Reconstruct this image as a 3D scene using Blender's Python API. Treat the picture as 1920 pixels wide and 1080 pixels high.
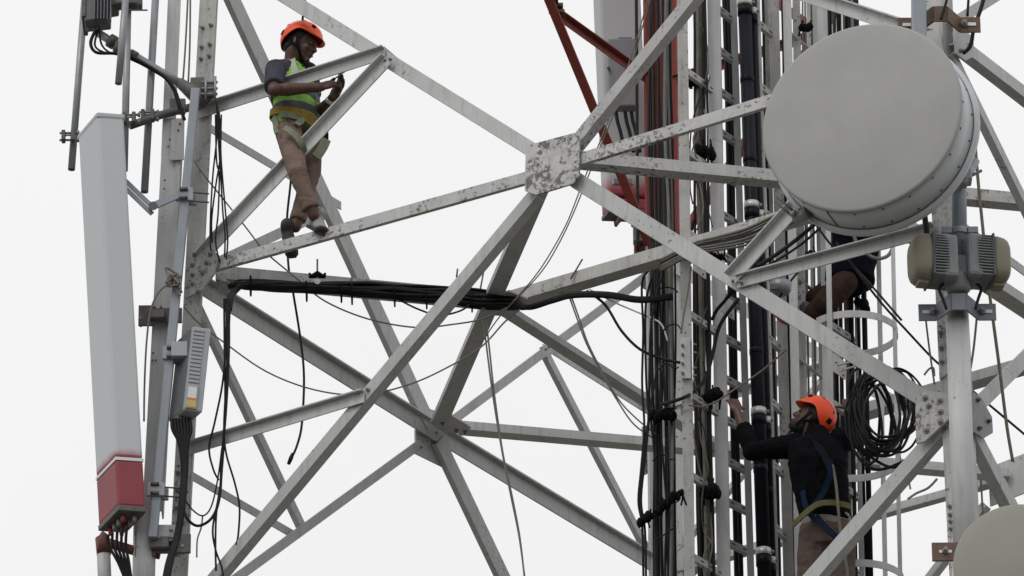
import bpy, bmesh, math, random
from mathutils import Vector, Matrix, noise
random.seed(7)
for o in list(bpy.data.objects): bpy.data.objects.remove(o, do_unlink=True)
scene = bpy.context.scene
COL = scene.collection
V = Vector

# ------------------------------------------------------------------ camera
ZM = 20.67                                  # height of the panel's middle above the ground
FPX, PITCH, ROLL, HEAD = 12755.43, 0.463401, -0.0078489, -0.5892428
CAM = V((20.0459, -33.1765, -19.0746 + ZM))
W, TAPER, HU, HL = 5.5, 0.00873, 2.3315, 2.4763
cp, sp = math.cos(PITCH), math.sin(PITCH); ch, sh = math.cos(HEAD), math.sin(HEAD)
FWD = V((sh*cp, ch*cp, sp)); _r = V((ch, -sh, 0)); _u = _r.cross(FWD)
RGT = _r*math.cos(ROLL) + _u*math.sin(ROLL); UP = -_r*math.sin(ROLL) + _u*math.cos(ROLL)
EQ = V((sh, ch, 0)); ER = V((ch, -sh, 0)); EZ = V((0, 0, 1))
cd = bpy.data.cameras.new('camera'); cam = bpy.data.objects.new('camera', cd); COL.objects.link(cam)
cd.sensor_width = 36; cd.lens = FPX/1920*36; cd.clip_start = 1; cd.clip_end = 8000
m = Matrix((RGT, UP, -FWD)).transposed().to_4x4(); m.translation = CAM
cam.matrix_world = m
scene.camera = cam

# ------------------------------------------------------------------ sky, sun, exposure: bright overcast
SUN_EL, SUN_AZ = math.radians(50), math.radians(185)
world = bpy.data.worlds.new('World'); scene.world = world; world.use_nodes = True
wn = world.node_tree.nodes; wl = world.node_tree.links
for n in list(wn): wn.remove(n)
wo = wn.new('ShaderNodeOutputWorld'); wb = wn.new('ShaderNodeBackground')
sky = wn.new('ShaderNodeTexSky'); sky.sky_type = 'NISHITA'; sky.sun_disc = False
sky.sun_elevation = SUN_EL; sky.sun_rotation = SUN_AZ; sky.dust_density = 4
mul = wn.new('ShaderNodeVectorMath'); mul.operation = 'SCALE'; mul.inputs[3].default_value = 1.0
tc = wn.new('ShaderNodeTexCoord'); nz = wn.new('ShaderNodeTexNoise')
nz.inputs['Scale'].default_value = 6; nz.inputs['Detail'].default_value = 4; nz.inputs['Roughness'].default_value = .5
ramp = wn.new('ShaderNodeValToRGB')
ramp.color_ramp.elements[0].position = .25; ramp.color_ramp.elements[0].color = (8.9, 8.9, 8.95, 1)
ramp.color_ramp.elements[1].position = .75; ramp.color_ramp.elements[1].color = (9.9, 9.9, 9.88, 1)
mix = wn.new('ShaderNodeMix'); mix.data_type = 'RGBA'; mix.inputs[0].default_value = .97
wl.new(tc.outputs['Generated'], nz.inputs['Vector']); wl.new(nz.outputs['Fac'], ramp.inputs['Fac'])
wl.new(sky.outputs['Color'], mul.inputs[0])
wl.new(mul.outputs[0], mix.inputs[6]); wl.new(ramp.outputs['Color'], mix.inputs[7])
wl.new(mix.outputs[2], wb.inputs['Color']); wb.inputs['Strength'].default_value = .10
wl.new(wb.outputs[0], wo.inputs['Surface'])
sd = bpy.data.lights.new('sun', 'SUN'); sun = bpy.data.objects.new('sun', sd); COL.objects.link(sun)
sd.energy = .85; sd.angle = math.radians(25); sd.color = (1, .97, .93)
sdir = V((math.sin(SUN_AZ)*math.cos(SUN_EL), math.cos(SUN_AZ)*math.cos(SUN_EL), math.sin(SUN_EL)))
sun.rotation_euler = sdir.to_track_quat('Z', 'Y').to_euler()
sun.location = (0, 0, 60)
vs = scene.view_settings
vs.view_transform = 'Standard'; vs.look = 'None'; vs.exposure = 0; vs.gamma = 1; vs.use_curve_mapping = False

# ------------------------------------------------------------------ picture <-> place
def ray(x, y): return FWD + RGT*((x-960)/FPX) + UP*((540-y)/FPX)
ORG = V((0, 0, ZM)); Q0 = EQ.dot(ORG-CAM)
def at(x, y, dq):                       # point dq metres behind the tower's axis (level distance)
    r = ray(x, y); return CAM + r*((Q0+dq)/r.dot(EQ))
def onz(x, y, z):                       # point at height z above the panel's middle
    r = ray(x, y); return CAM + r*((ZM+z-CAM.z)/r.z)
def onplane(x, y, p, n):
    r = ray(x, y); return CAM + r*((p-CAM).dot(n)/r.dot(n))
def half(z): return W/2*(1-TAPER*z)
SG = {'A': (-1, -1), 'B': (1, -1), 'C': (1, 1), 'D': (-1, 1)}
def corner(c, z): s = half(z); return V((SG[c][0]*s, SG[c][1]*s, ZM+z))
FN = {}                                 # outward normals of the four faces
for a, b in ('AB', 'BC', 'CD', 'DA'):
    n = (corner(b, 0)-corner(a, 0)).cross(corner(a, 2)-corner(a, 0)); n.normalize()
    if n.dot((corner(a, 0)+corner(b, 0))/2-ORG) < 0: n = -n
    FN[a+b] = n
def onface(f, x, y, off=0.): return onplane(x, y, corner(f[0], 0)+FN[f]*off, FN[f])
def dq_of(p): return EQ.dot(p-CAM)-Q0
PXM = 300.

# ------------------------------------------------------------------ materials
MATS = {}
def nodes_of(name):
    mt = bpy.data.materials.new(name); mt.use_nodes = True
    return mt, mt.node_tree.nodes, mt.node_tree.links, mt.node_tree.nodes['Principled BSDF']
def N(nd, t, **kw):
    n = nd.new(t)
    for k, v in kw.items():
        if k in n.inputs: n.inputs[k].default_value = v
        else: setattr(n, k, v)
    return n
def mat(name, col, rough=.55, metal=0., var=.12, scale=6., bump=.0, bscale=60., spec=.4, chips=None, streak=0., trans=0.):
    """paint, plastic or cloth: base colour with cloudy variation, optional chipped spots and streaks"""
    mt, nd, lk, b = nodes_of(name)
    tc = N(nd, 'ShaderNodeTexCoord')
    n1 = N(nd, 'ShaderNodeTexNoise', Scale=scale, Detail=5., Roughness=.6)
    lk.new(tc.outputs['Object'], n1.inputs['Vector'])
    r1 = N(nd, 'ShaderNodeValToRGB')
    d = [max(0, c*(1-var)) for c in col]; l = [min(1, c*(1+var*.7)) for c in col]
    r1.color_ramp.elements[0].position = .3; r1.color_ramp.elements[0].color = (*d, 1)
    r1.color_ramp.elements[1].position = .7; r1.color_ramp.elements[1].color = (*l, 1)
    lk.new(n1.outputs['Fac'], r1.inputs['Fac'])
    out = r1.outputs['Color']
    if streak:
        mp = N(nd, 'ShaderNodeMapping'); mp.inputs['Scale'].default_value = (14, 14, 1.2)
        lk.new(tc.outputs['Object'], mp.inputs['Vector'])
        ns = N(nd, 'ShaderNodeTexNoise', Scale=2., Detail=4., Roughness=.65); lk.new(mp.outputs[0], ns.inputs['Vector'])
        rs = N(nd, 'ShaderNodeMapRange'); rs.inputs[1].default_value = .5; rs.inputs[2].default_value = .75; rs.inputs[4].default_value = streak
        lk.new(ns.outputs['Fac'], rs.inputs[0])
        mx = N(nd, 'ShaderNodeMix', data_type='RGBA'); mx.inputs[7].default_value = (.16, .145, .12, 1)
        lk.new(rs.outputs[0], mx.inputs[0]); lk.new(out, mx.inputs[6]); out = mx.outputs[2]
    if chips:
        thr, big, ccol, csc = chips
        n2 = N(nd, 'ShaderNodeTexNoise', Scale=csc, Detail=6., Roughness=.72)
        n3 = N(nd, 'ShaderNodeTexNoise', Scale=big, Detail=2., Roughness=.5)
        lk.new(tc.outputs['Object'], n2.inputs['Vector']); lk.new(tc.outputs['Object'], n3.inputs['Vector'])
        ad = N(nd, 'ShaderNodeMath', operation='MULTIPLY_ADD'); ad.inputs[1].default_value = .45
        lk.new(n3.outputs['Fac'], ad.inputs[0]); lk.new(n2.outputs['Fac'], ad.inputs[2])
        mr = N(nd, 'ShaderNodeMapRange'); mr.inputs[1].default_value = thr; mr.inputs[2].default_value = thr+.07
        lk.new(ad.outputs[0], mr.inputs[0])
        mx = N(nd, 'ShaderNodeMix', data_type='RGBA'); mx.inputs[7].default_value = (*ccol, 1)
        lk.new(mr.outputs[0], mx.inputs[0]); lk.new(out, mx.inputs[6]); out = mx.outputs[2]
    if chips:                                # no two bars were painted or weathered quite alike
        oi = N(nd, 'ShaderNodeObjectInfo'); mv = N(nd, 'ShaderNodeMapRange'); mv.inputs[3].default_value = .86; mv.inputs[4].default_value = 1.10
        lk.new(oi.outputs['Random'], mv.inputs[0]); hs_ = N(nd, 'ShaderNodeHueSaturation'); lk.new(mv.outputs[0], hs_.inputs['Value'])
        lk.new(out, hs_.inputs['Color']); out = hs_.outputs['Color']
    lk.new(out, b.inputs['Base Color'])
    b.inputs['Roughness'].default_value = rough; b.inputs['Metallic'].default_value = metal
    b.inputs['Specular IOR Level'].default_value = spec
    if trans: b.inputs['Transmission Weight'].default_value = trans
    if bump:
        nb = N(nd, 'ShaderNodeTexNoise', Scale=bscale, Detail=4., Roughness=.6); lk.new(tc.outputs['Object'], nb.inputs['Vector'])
        bp = N(nd, 'ShaderNodeBump', Strength=bump, Distance=.01); lk.new(nb.outputs['Fac'], bp.inputs['Height'])
        lk.new(bp.outputs[0], b.inputs['Normal'])
    MATS[name] = mt
    return mt
WHITE = mat('white_paint', (.49, .495, .50), .5, var=.10, scale=3., chips=(.865, 1.7, (.17, .165, .15), 36.), streak=.38, bump=.12)
WORN = mat('worn_white_paint', (.49, .49, .49), .55, var=.14, scale=5., chips=(.775, 3.4, (.14, .135, .11), 34.), streak=.25, bump=.2)
DIRTY = mat('grimy_white_paint', (.46, .46, .45), .6, var=.2, scale=5., chips=(.815, 2.6, (.15, .14, .12), 32.), streak=.5, bump=.2)
PLATE = mat('chipped_white_paint', (.48, .48, .48), .55, var=.2, scale=10., chips=(.715, 9.0, (.12, .115, .10), 26.), streak=.3, bump=.2)
RED = mat('red_paint', (.225, .037, .029), .5, var=.2, scale=4., chips=(.93, 2., (.12, .07, .06), 22.), streak=.2, bump=.1)
GALV = mat('galvanised_steel', (.30, .31, .33), .42, metal=.35, var=.14, scale=14., bump=.06)
GALVB = mat('blue_grey_steel', (.27, .295, .33), .45, metal=.25, var=.1, scale=8.)
DARKST = mat('dark_weathered_steel', (.13, .125, .12), .6, metal=.2, var=.3, scale=20., bump=.2)
RUSTB = mat('brown_oxide_steel', (.14, .085, .06), .6, var=.25, scale=14., bump=.2)
RUST = mat('rust', (.30, .11, .045), .85, var=.5, scale=30., bump=.5)
BOLT = mat('bolt_steel', (.27, .26, .245), .55, metal=.4, var=.3, scale=60.)
RADOME = mat('grey_radome', (.45, .475, .50), .5, var=.04, scale=1.5, streak=.05)
DISH = mat('dish_radome', (.36, .36, .355), .65, var=.10, scale=1.6, streak=.03)
SHROUD = mat('dish_shroud', (.58, .60, .63), .45, var=.06, scale=3.)
DISH2 = mat('beige_dish', (.285, .285, .245), .6, var=.05, scale=1.6)
ODU = mat('weathered_cast_grey', (.22, .23, .24), .5, var=.15, scale=16.)
TAN = mat('tan_cover', (.225, .20, .15), .5, var=.08, scale=6.)
RRU = mat('grey_cast_housing', (.37, .385, .41), .5, var=.05, scale=10.)
RRUD = mat('dark_grey_housing', (.16, .165, .18), .55, var=.1, scale=10.)
BLACK = mat('black_cable_jacket', (.009, .0093, .0115), .55, var=.3, scale=12., spec=.22)
CONDUIT = mat('black_conduit', (.007, .0075, .013), .45, var=.3, scale=10., spec=.14)
BROWNC = mat('olive_grey_cable', (.14, .13, .10), .6, var=.3, scale=10.)
GREYC = mat('grey_wire', (.17, .165, .15), .6, var=.25, scale=8.)
ROPE = mat('beige_rope', (.19, .17, .135), .85, var=.2, scale=40., bump=.4, bscale=200)
TAPE = mat('black_tape', (.009, .009, .010), .8, spec=.1, var=.4, scale=30., bump=.6, bscale=80)
CLAMP = mat('bright_clamp', (.62, .62, .60), .35, metal=.4, var=.1, scale=20.)
LABEL_SLOT = mat('white_sticker_slot_sky', (.7, .72, .74), .5, var=.05)
ORANGE = mat('orange_sticker', (.68, .20, .05), .5, var=.1)
YELLOW = mat('yellow_sticker', (.62, .45, .14), .5, var=.25, scale=60.)
HELMET = mat('orange_helmet', (.88, .085, .022), .38, var=.05, scale=6.)
SKIN = mat('skin', (.085, .041, .029), .5, var=.18, scale=14.)
HAIR = mat('black_hair', (.012, .010, .010), .7, var=.3, scale=40.)
LIP = mat('lip', (.12, .045, .038), .45, var=.1)
EYEW = mat('eye_white', (.14, .125, .11), .3, var=.05)
SHIRT = mat('slate_shirt', (.055, .055, .075), .95, spec=.1, var=.2, scale=20., bump=.3, bscale=40)
VEST = mat('lime_vest', (.24, .50, .09), .75, var=.22, scale=9., bump=.5, bscale=25)
VESTBAND = mat('dark_vest_band', (.075, .075, .085), .6, var=.2, scale=20.)
REFLECT = mat('silver_green_trim', (.36, .42, .30), .5, var=.15, scale=20.)
WEB = mat('grey_green_webbing', (.21, .225, .165), .95, spec=.08, var=.15, scale=30.)
WEBY = mat('ochre_webbing', (.27, .175, .045), .95, spec=.08, var=.2, scale=30.)
WEBG = mat('olive_webbing', (.13, .13, .06), .95, spec=.08, var=.2, scale=30.)
WEBB = mat('blue_webbing', (.012, .024, .05), .95, spec=.08, var=.2, scale=30.)
TROUS = mat('tan_brown_trousers', (.185, .135, .112), .95, spec=.1, var=.22, scale=12., bump=.6, bscale=22)
TROUS2 = mat('mauve_brown_trousers', (.12, .088, .078), .95, spec=.1, var=.25, scale=12., bump=.6, bscale=22)
TROUS3 = mat('dark_brown_trousers', (.045, .027, .021), .95, spec=.1, var=.25, scale=12., bump=.6, bscale=22)
JACKET = mat('black_jacket', (.0065, .007, .009), .95, spec=.06, var=.35, scale=12., bump=.6, bscale=22)
NAVY = mat('navy_jacket', (.006, .006, .012), .95, spec=.06, var=.3, scale=12., bump=.5, bscale=22)
SHOE = mat('dark_shoe', (.045, .038, .045), .7, var=.2, scale=20.)
SHOEW = mat('off_white_shoe', (.27, .27, .26), .7, var=.2, scale=30.)
GROUND = mat('ground', (.11, .105, .085), .95, var=.3, scale=.3)
def spray_mat(name, base, red, zc, soft, axis=2):
    """grey radome with a red sprayed end that fades out over `soft` metres (object space)"""
    mt, nd, lk, b = nodes_of(name)
    tc = N(nd, 'ShaderNodeTexCoord'); sx = N(nd, 'ShaderNodeSeparateXYZ'); lk.new(tc.outputs['Object'], sx.inputs[0])
    nn = N(nd, 'ShaderNodeTexNoise', Scale=9., Detail=4.); lk.new(tc.outputs['Object'], nn.inputs['Vector'])
    ad = N(nd, 'ShaderNodeMath', operation='MULTIPLY_ADD'); ad.inputs[1].default_value = .06
    lk.new(nn.outputs['Fac'], ad.inputs[0]); lk.new(sx.outputs[axis], ad.inputs[2])
    mr = N(nd, 'ShaderNodeMapRange', interpolation_type='SMOOTHSTEP')
    mr.inputs[1].default_value = zc+soft+.03; mr.inputs[2].default_value = zc+.03
    lk.new(ad.outputs[0], mr.inputs[0])
    mx = N(nd, 'ShaderNodeMix', data_type='RGBA'); mx.inputs[6].default_value = (*base, 1); mx.inputs[7].default_value = (*red, 1)
    lk.new(mr.outputs[0], mx.inputs[0]); lk.new(mx.outputs[2], b.inputs['Base Color']); b.inputs['Roughness'].default_value = .5
    return mt

# ------------------------------------------------------------------ building helpers
class MB:
    def __init__(s): s.v = []; s.f = []; s.sm = []
    def add(s, vs, fs, smooth=False):
        o = len(s.v); s.v += [V(v) for v in vs]; s.f += [tuple(i+o for i in f) for f in fs]; s.sm += [smooth]*len(fs); return s
    def box(s, c, ax, ay, az):           # centre and three half-axes
        c, ax, ay, az = V(c), V(ax), V(ay), V(az)
        if ax.cross(ay).dot(az) < 0: az = -az
        vs = [c+ax*i+ay*j+az*k for k in (-1, 1) for j in (-1, 1) for i in (-1, 1)]
        return s.add(vs, [(0, 2, 3, 1), (4, 5, 7, 6), (0, 1, 5, 4), (2, 6, 7, 3), (0, 4, 6, 2), (1, 3, 7, 5)])
    def bar(s, p0, p1, w, h, side):      # w along `side`, h across it
        p0, p1 = V(p0), V(p1); d = (p1-p0).normalized()
        sd = V(side) - d*d.dot(V(side)); sd.normalize(); u = d.cross(sd)
        return s.box((p0+p1)/2, (p1-p0)/2, sd*w/2, u*h/2)
    def prism(s, poly, n, t):            # planar polygon given thickness along n, both ways
        k = len(poly); n = V(n).normalized()
        nn = (V(poly[1])-V(poly[0])).cross(V(poly[2])-V(poly[1]))
        if nn.dot(n) < 0: poly = poly[::-1]
        vs = [V(p)+n*t/2 for p in poly]+[V(p)-n*t/2 for p in poly]
        return s.add(vs, [tuple(range(k)), tuple(range(2*k-1, k-1, -1))]+[(i, i+k, (i+1) % k+k, (i+1) % k) for i in range(k)])
    def sweep(s, p0, p1, prof, sx, sy):  # closed 2-D profile pushed from p0 to p1
        k = len(prof); p0, p1 = V(p0), V(p1)
        if sum(prof[i][0]*prof[(i+1) % k][1]-prof[(i+1) % k][0]*prof[i][1] for i in range(k)) < 0: prof = prof[::-1]
        if sx.cross(sy).dot(p1-p0) < 0: prof = prof[::-1]
        vs = [p0+sx*a+sy*b for a, b in prof]+[p1+sx*a+sy*b for a, b in prof]
        return s.add(vs, [tuple(range(k-1, -1, -1)), tuple(range(k, 2*k))]+[(i, (i+1) % k, (i+1) % k+k, i+k) for i in range(k)])
    def tube(s, pts, r, n=8, caps=True):
        pts = [V(p) for p in pts]; k = len(pts)
        rs = r if isinstance(r, (list, tuple)) else [r]*k
        t = (pts[1]-pts[0]).normalized(); a = t.orthogonal().normalized(); o = len(s.v)
        for i, p in enumerate(pts):
            tn = (pts[min(i+1, k-1)]-pts[max(i-1, 0)])
            if tn.length < 1e-9: tn = t
            tn.normalize(); a = a-tn*a.dot(tn); a.normalize(); b = tn.cross(a)
            for j in range(n):
                an = 2*math.pi*j/n; s.v.append(p+(a*math.cos(an)+b*math.sin(an))*rs[i])
        for i in range(k-1):
            for j in range(n):
                s.f.append((o+i*n+j, o+i*n+(j+1) % n, o+(i+1)*n+(j+1) % n, o+(i+1)*n+j)); s.sm.append(True)
        if caps:
            s.f.append(tuple(o+j for j in range(n-1, -1, -1))); s.sm.append(False)
            s.f.append(tuple(o+(k-1)*n+j for j in range(n))); s.sm.append(False)
        return s
    def cyl(s, p0, p1, r, n=16): return s.tube([p0, p1], r, n)
    def lathe(s, c, ax, prof, n=48):     # prof: (distance along axis, radius)
        ax = V(ax).normalized(); a = ax.orthogonal().normalized(); b = ax.cross(a); o = len(s.v); c = V(c)
        for h, r in prof:
            for j in range(n):
                an = 2*math.pi*j/n; s.v.append(c+ax*h+(a*math.cos(an)+b*math.sin(an))*max(r, 1e-4))
        for i in range(len(prof)-1):
            for j in range(n):
                s.f.append((o+i*n+j, o+i*n+(j+1) % n, o+(i+1)*n+(j+1) % n, o+(i+1)*n+j)); s.sm.append(True)
        s.f.append(tuple(o+j for j in range(n-1, -1, -1))); s.sm.append(False)
        s.f.append(tuple(o+(len(prof)-1)*n+j for j in range(n))); s.sm.append(False)
        return s
    def ell(s, c, ax, ay, az, n=10, k=14):
        c, ax, ay, az = V(c), V(ax), V(ay), V(az); o = len(s.v)
        if ax.cross(ay).dot(az) < 0: az = -az
        for i in range(n+1):
            th = math.pi*i/n
            for j in range(k):
                ph = 2*math.pi*j/k
                s.v.append(c+ax*(max(math.sin(th), 1e-3)*math.cos(ph))+ay*(max(math.sin(th), 1e-3)*math.sin(ph))+az*math.cos(th))
        for i in range(n):
            for j in range(k):
                s.f.append((o+(i+1)*k+j, o+(i+1)*k+(j+1) % k, o+i*k+(j+1) % k, o+i*k+j)); s.sm.append(True)
        s.f.append(tuple(o+j for j in range(k))); s.sm.append(True)
        s.f.append(tuple(o+n*k+j for j in range(k-1, -1, -1))); s.sm.append(True)
        return s
    def build(s, name, mt, parent=None, bevel=0.):
        org = parent_origin(parent) if parent else sum(s.v, V((0, 0, 0)))/max(1, len(s.v))
        me = bpy.data.meshes.new(name); me.from_pydata([v-org for v in s.v], [], s.f)
        me.polygons.foreach_set('use_smooth', s.sm); me.materials.append(mt); me.update()
        o = bpy.data.objects.new(name, me); COL.objects.link(o)
        if parent: o.parent = parent
        else: o.location = org
        if bevel:
            bv = o.modifiers.new('bevel', 'BEVEL'); bv.width = bevel; bv.segments = 2; bv.limit_method = 'ANGLE'
        return o
def parent_origin(p):
    o = V((0, 0, 0))
    while p: o += p.location; p = p.parent
    return o
def tag(o, label, cat, group=None, kind=None):
    o['label'] = label; o['category'] = cat
    if group: o['group'] = group
    if kind: o['kind'] = kind
    return o
def thing(name, loc, label, cat, group=None):
    e = bpy.data.objects.new(name, None); COL.objects.link(e); e.location = loc; e.empty_display_size = .1
    return tag(e, label, cat, group)
def spline(pts, sub=6):
    pts = [V(p) for p in pts]
    if len(pts) < 3: return [pts[0].lerp(pts[-1], i/sub) for i in range(sub+1)]
    out = []
    for i in range(len(pts)-1):
        p0 = pts[max(i-1, 0)]; p1 = pts[i]; p2 = pts[i+1]; p3 = pts[min(i+2, len(pts)-1)]
        for j in range(sub):
            t = j/sub
            out.append(.5*((2*p1)+(p2-p0)*t+(2*p0-5*p1+4*p2-p3)*t*t+(3*p1-p0-3*p2+p3)*t**3))
    out.append(pts[-1]); return out
def wire(name, pts, r, mt, label, cat='cable', group=None, n=6, sub=6):
    """pts: (x, y, dq) picture points at a level distance dq from the tower's axis"""
    p3 = [at(*p) for p in pts]
    o = MB().tube(spline(p3, sub), r, n).build(name, mt)
    return tag(o, label, cat, group)
BOLTMESH = {}
def bolts(parent, pts, n, r=.016, h=.018, mt=None):
    mt = mt or BOLT
    key = (r, h, tuple(round(c, 3) for c in n), mt.name)
    if key not in BOLTMESH:
        b = MB().lathe((0, 0, 0), n, [(0, r), (h*.55, r), (h*.56, r*.55), (h*1.3, r*.5)], 6)
        me = bpy.data.meshes.new('bolt'); me.from_pydata(b.v, [], b.f); me.materials.append(mt); BOLTMESH[key] = me
    for p in pts:
        o = bpy.data.objects.new('bolt', BOLTMESH[key]); COL.objects.link(o); o.parent = parent; o.location = V(p)-parent_origin(parent)

# ------------------------------------------------------------------ ground
g = MB(); R_ = 3000; k = 48
vs_ = [V((0, 0, 0))]+[V((math.cos(a*2*math.pi/k)*r_, math.sin(a*2*math.pi/k)*r_, 0)) for r_ in (60, 600, R_) for a in range(k)]
fs_ = [(0, 1+i, 1+(i+1) % k) for i in range(k)]+[(1+j*k+i, 1+(j+1)*k+i, 1+(j+1)*k+(i+1) % k, 1+j*k+(i+1) % k) for j in (0, 1) for i in range(k)]
gr = g.add(vs_, fs_).build('ground', GROUND); gr['kind'] = 'structure'

# ================================================================== the lattice tower
TOWER = thing('lattice_tower', (0, 0, 0), 'white painted steel lattice tower with crossed braces, its top section painted red', 'tower')
def angle(name, p0, p1, n, w, mt, mode='bi', w2=None, t=.012, parent=None):
    """rolled steel angle: one flange lies in the face (normal n), the other stands on its bottom/top edge, inwards/outwards"""
    p0, p1 = V(p0), V(p1); d = (p1-p0).normalized(); n = V(n); n = (n-d*n.dot(d)).normalized()
    s = n.cross(d)
    if s.z < 0: s = -s
    w2 = w2 or w*.9; h = w/2
    prof = [(-h, -w2), (-h, 0), (h, 0), (h, -t), (-h+t, -t), (-h+t, -w2)]
    if mode[0] == 't': prof = [(-a, b) for a, b in prof]
    if mode[1] == 'o': prof = [(a, -b) for a, b in prof]
    return MB().sweep(p0, p1, prof, s, n).build(name, mt, parent or TOWER)
def leg(c, z0, z1, mt, w=.135, t=.018):
    a, b = corner(c, z0), corner(c, z1)
    sx = V((-SG[c][0], 0, 0)); sy = V((0, -SG[c][1], 0))
    w = .175 if c == 'D' else w
    prof = [(0, 0), (w, 0), (w, t), (t, t), (t, w), (0, w)]
    return MB().sweep(a, b, prof, sx, sy).build('leg', mt, TOWER)
ZR = HU+.12
ZLOW = -ZM
LEGS = {}
for c in 'ABCD':
    LEGS[c] = leg(c, ZLOW, ZR, DIRTY if c in 'AB' else WHITE)
    leg(c, ZR, HU+7, RED)
FACES = ('AB', 'BC', 'CD', 'DA')
def fpt(f, u, z):                         # u 0..1 from first to second corner of the face
    return corner(f[0], z).lerp(corner(f[1], z), u)
def panel(f, zl, zm, zh, mt, skip=()):
    n = FN[f]; o = lambda u, z, off: fpt(f, u, z)+n*off
    e = .012; dw = .09
    M = (.5, zm)
    for u, z in ((e, zh), (1-e, zh), (e, zl), (1-e, zl)):
        du, dz = (.5-u), (zm-z)
        angle('diagonal_brace', o(u+du*.02, z+dz*.02, .0), o(.5-du*.07, zm-dz*.07, .0), n, dw, mt, 'bi', .07)
        # redundants
        us = e if u < .5 else 1-e
        um, zmm = u+du*.5, z+dz*.5
        angle('redundant_strut', o(us, zmm+.0, .014), o(um, zmm, .014), n, .06, mt, 'ti', .05, .008)
        if not (f == 'DA' and mt is RED): angle('redundant_strut', o(us, zm-dz*.04, .027), o(um, zmm, .027), n, .065, mt, 'bi', .05, .008)
    for u in (e, 1-e):
        angle('horizontal_strut', o(u, zm, .04), o(.5+(.03 if u > .5 else -.03), zm, .04), n, .085, mt, 'bi', .07)
    for u in (.012, .988):
        for zz in (zl, zm, zh):
            if f == 'AB' and zz in (-HL, HU): continue
            k_ = 1 if u < .5 else -1
            pl = MB().prism([o(u+k_*a, zz+b, .056-.012*(zz != zm)) for a, b in ((-.006, -.13), (.014, -.13), (.034, -.05), (.034, .05), (.014, .13), (-.006, .13))], n, .01).build('gusset_plate', mt, TOWER)
            bolts(pl, [o(u+k_*a, zz+b, .064-.012*(zz != zm)) for a, b in ((.004, -.09), (.004, .09), (.024, .0))], n, .014)
    g = MB().prism([o(.5+a, zm+b, .056) for a, b in ((-.035, -.12), (.035, -.16), (.035, .12), (-.035, .16))], n, .012).build('gusset_plate', mt, TOWER)
    return g
for f in FACES:
    panel(f, HU, HU+2.75, HU+5.5, RED)
    panel(f, -HL-4.4, -HL-2.2, -HL, WHITE)
panel('BC', -HL, 0, HU, WHITE); panel('CD', -HL, 0, HU, WHITE)

# --- near left face (A-B), each member where the picture shows it
nAB, nDA = FN['AB'], FN['DA']
def ab(x, y, off=0.): return onface('AB', x, y, off)
def da(x, y, off=0.): return onface('DA', x, y, off)
angle('diagonal_brace', ab(398, -92), ab(1003, 284), nAB, .088, WHITE, 'bi', .075)
angle('diagonal_brace', ab(1070, 331), ab(1790, 783), nAB, .098, WHITE, 'bi', .075)
angle('diagonal_brace', ab(1000, 362), ab(318, 1178), nAB, .078, WHITE, 'bi', .075)
angle('diagonal_brace', ab(1068, 276), ab(1722, -540), nAB, .075, WORN, 'bi', .075)
angle('horizontal_strut', ab(392, 499, .02), ab(1005, 327, .02), nAB, .078, WORN, 'bi', .03)
angle('horizontal_strut', ab(1066, 304, .02), ab(1765, 88, .02), nAB, .078, WORN, 'bi', .03)
angle('redundant_strut', ab(372, 213, .013), ab(722, 100, .013), nAB, .082, WHITE, 'to', .045, .009)
angle('redundant_strut', ab(378, 486, .030), ab(728, 113, .030), nAB, .09, WHITE, 'to', .05, .009)
angle('redundant_strut', ab(345, 846, .013), ab(684, 744, .013), nAB, .078, WHITE, 'to', .045, .009)
angle('redundant_strut', ab(1345, -62, .013), ab(1750, 70, .013), nAB, .082, WHITE, 'to', .045, .009)
angle('redundant_strut', ab(1384, 530, .013), ab(1752, 432, .013), nAB, .078, WHITE, 'to', .045, .009)
angle('redundant_strut', ab(1372, 524, .030), ab(1740, 118, .030), nAB, .092, WHITE, 'to', .05, .009)
def plate(name, pts, n, t, mt, parent=None): return MB().prism(pts, n, t).build(name, mt, parent or TOWER)
gp = plate('gusset_plate', [ab(x, y, .046) for x, y in ((987, 277), (1002, 270), (1078, 250), (1086, 256), (1087, 329), (1075, 345), (1006, 366), (985, 358))], nAB, .014, PLATE)
gp['label'] = 'central joint plate covered in dark paint chips'
gp = plate('gusset_plate', [ab(x, y, .046) for x, y in ((352, 452), (392, 462), (412, 480), (402, 514), (380, 545), (348, 560))], nAB, .014, DIRTY)
bolts(gp, [ab(x, y, .052) for x, y in ((362, 497), (362, 516), (381, 512), (362, 533), (372, 548), (388, 493), (395, 477), (366, 478))], nAB)
gp = plate('gusset_plate', [ab(x, y, .046) for x, y in ((1717, 745), (1735, 733), (1780, 737), (1784, 782), (1735, 828), (1719, 832))], nAB, .014, DIRTY)
bolts(gp, [ab(x, y, .052) for x, y in ((1735, 747), (1763, 752), (1764, 773), (1764, 792), (1738, 808), (1742, 762))], nAB, .019)
gp = plate('gusset_plate', [ab(x, y, .046) for x, y in ((1722, 66), (1762, 52), (1772, 118), (1726, 130))], nAB, .014, WHITE)
gp = plate('gusset_plate', [ab(x, y, -.012) for x, y in ((700, 92), (722, 88), (745, 108), (728, 124))], nAB, .012, DIRTY)
bolts(gp, [ab(x, y, .03) for x, y in ((712, 104), (724, 114), (733, 112))], nAB, .013)
gp = plate('gusset_plate', [ab(x, y, -.012) for x, y in ((1362, 520), (1382, 510), (1402, 528), (1384, 542))], nAB, .012, DIRTY)
bolts(gp, [ab(x, y, .03) for x, y in ((1376, 528), (1390, 530))], nAB, .013)
for x, y in ((676, 740), (690, 731)): bolts(TOWER, [ab(x, y, .004)], nAB, .014)
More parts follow.
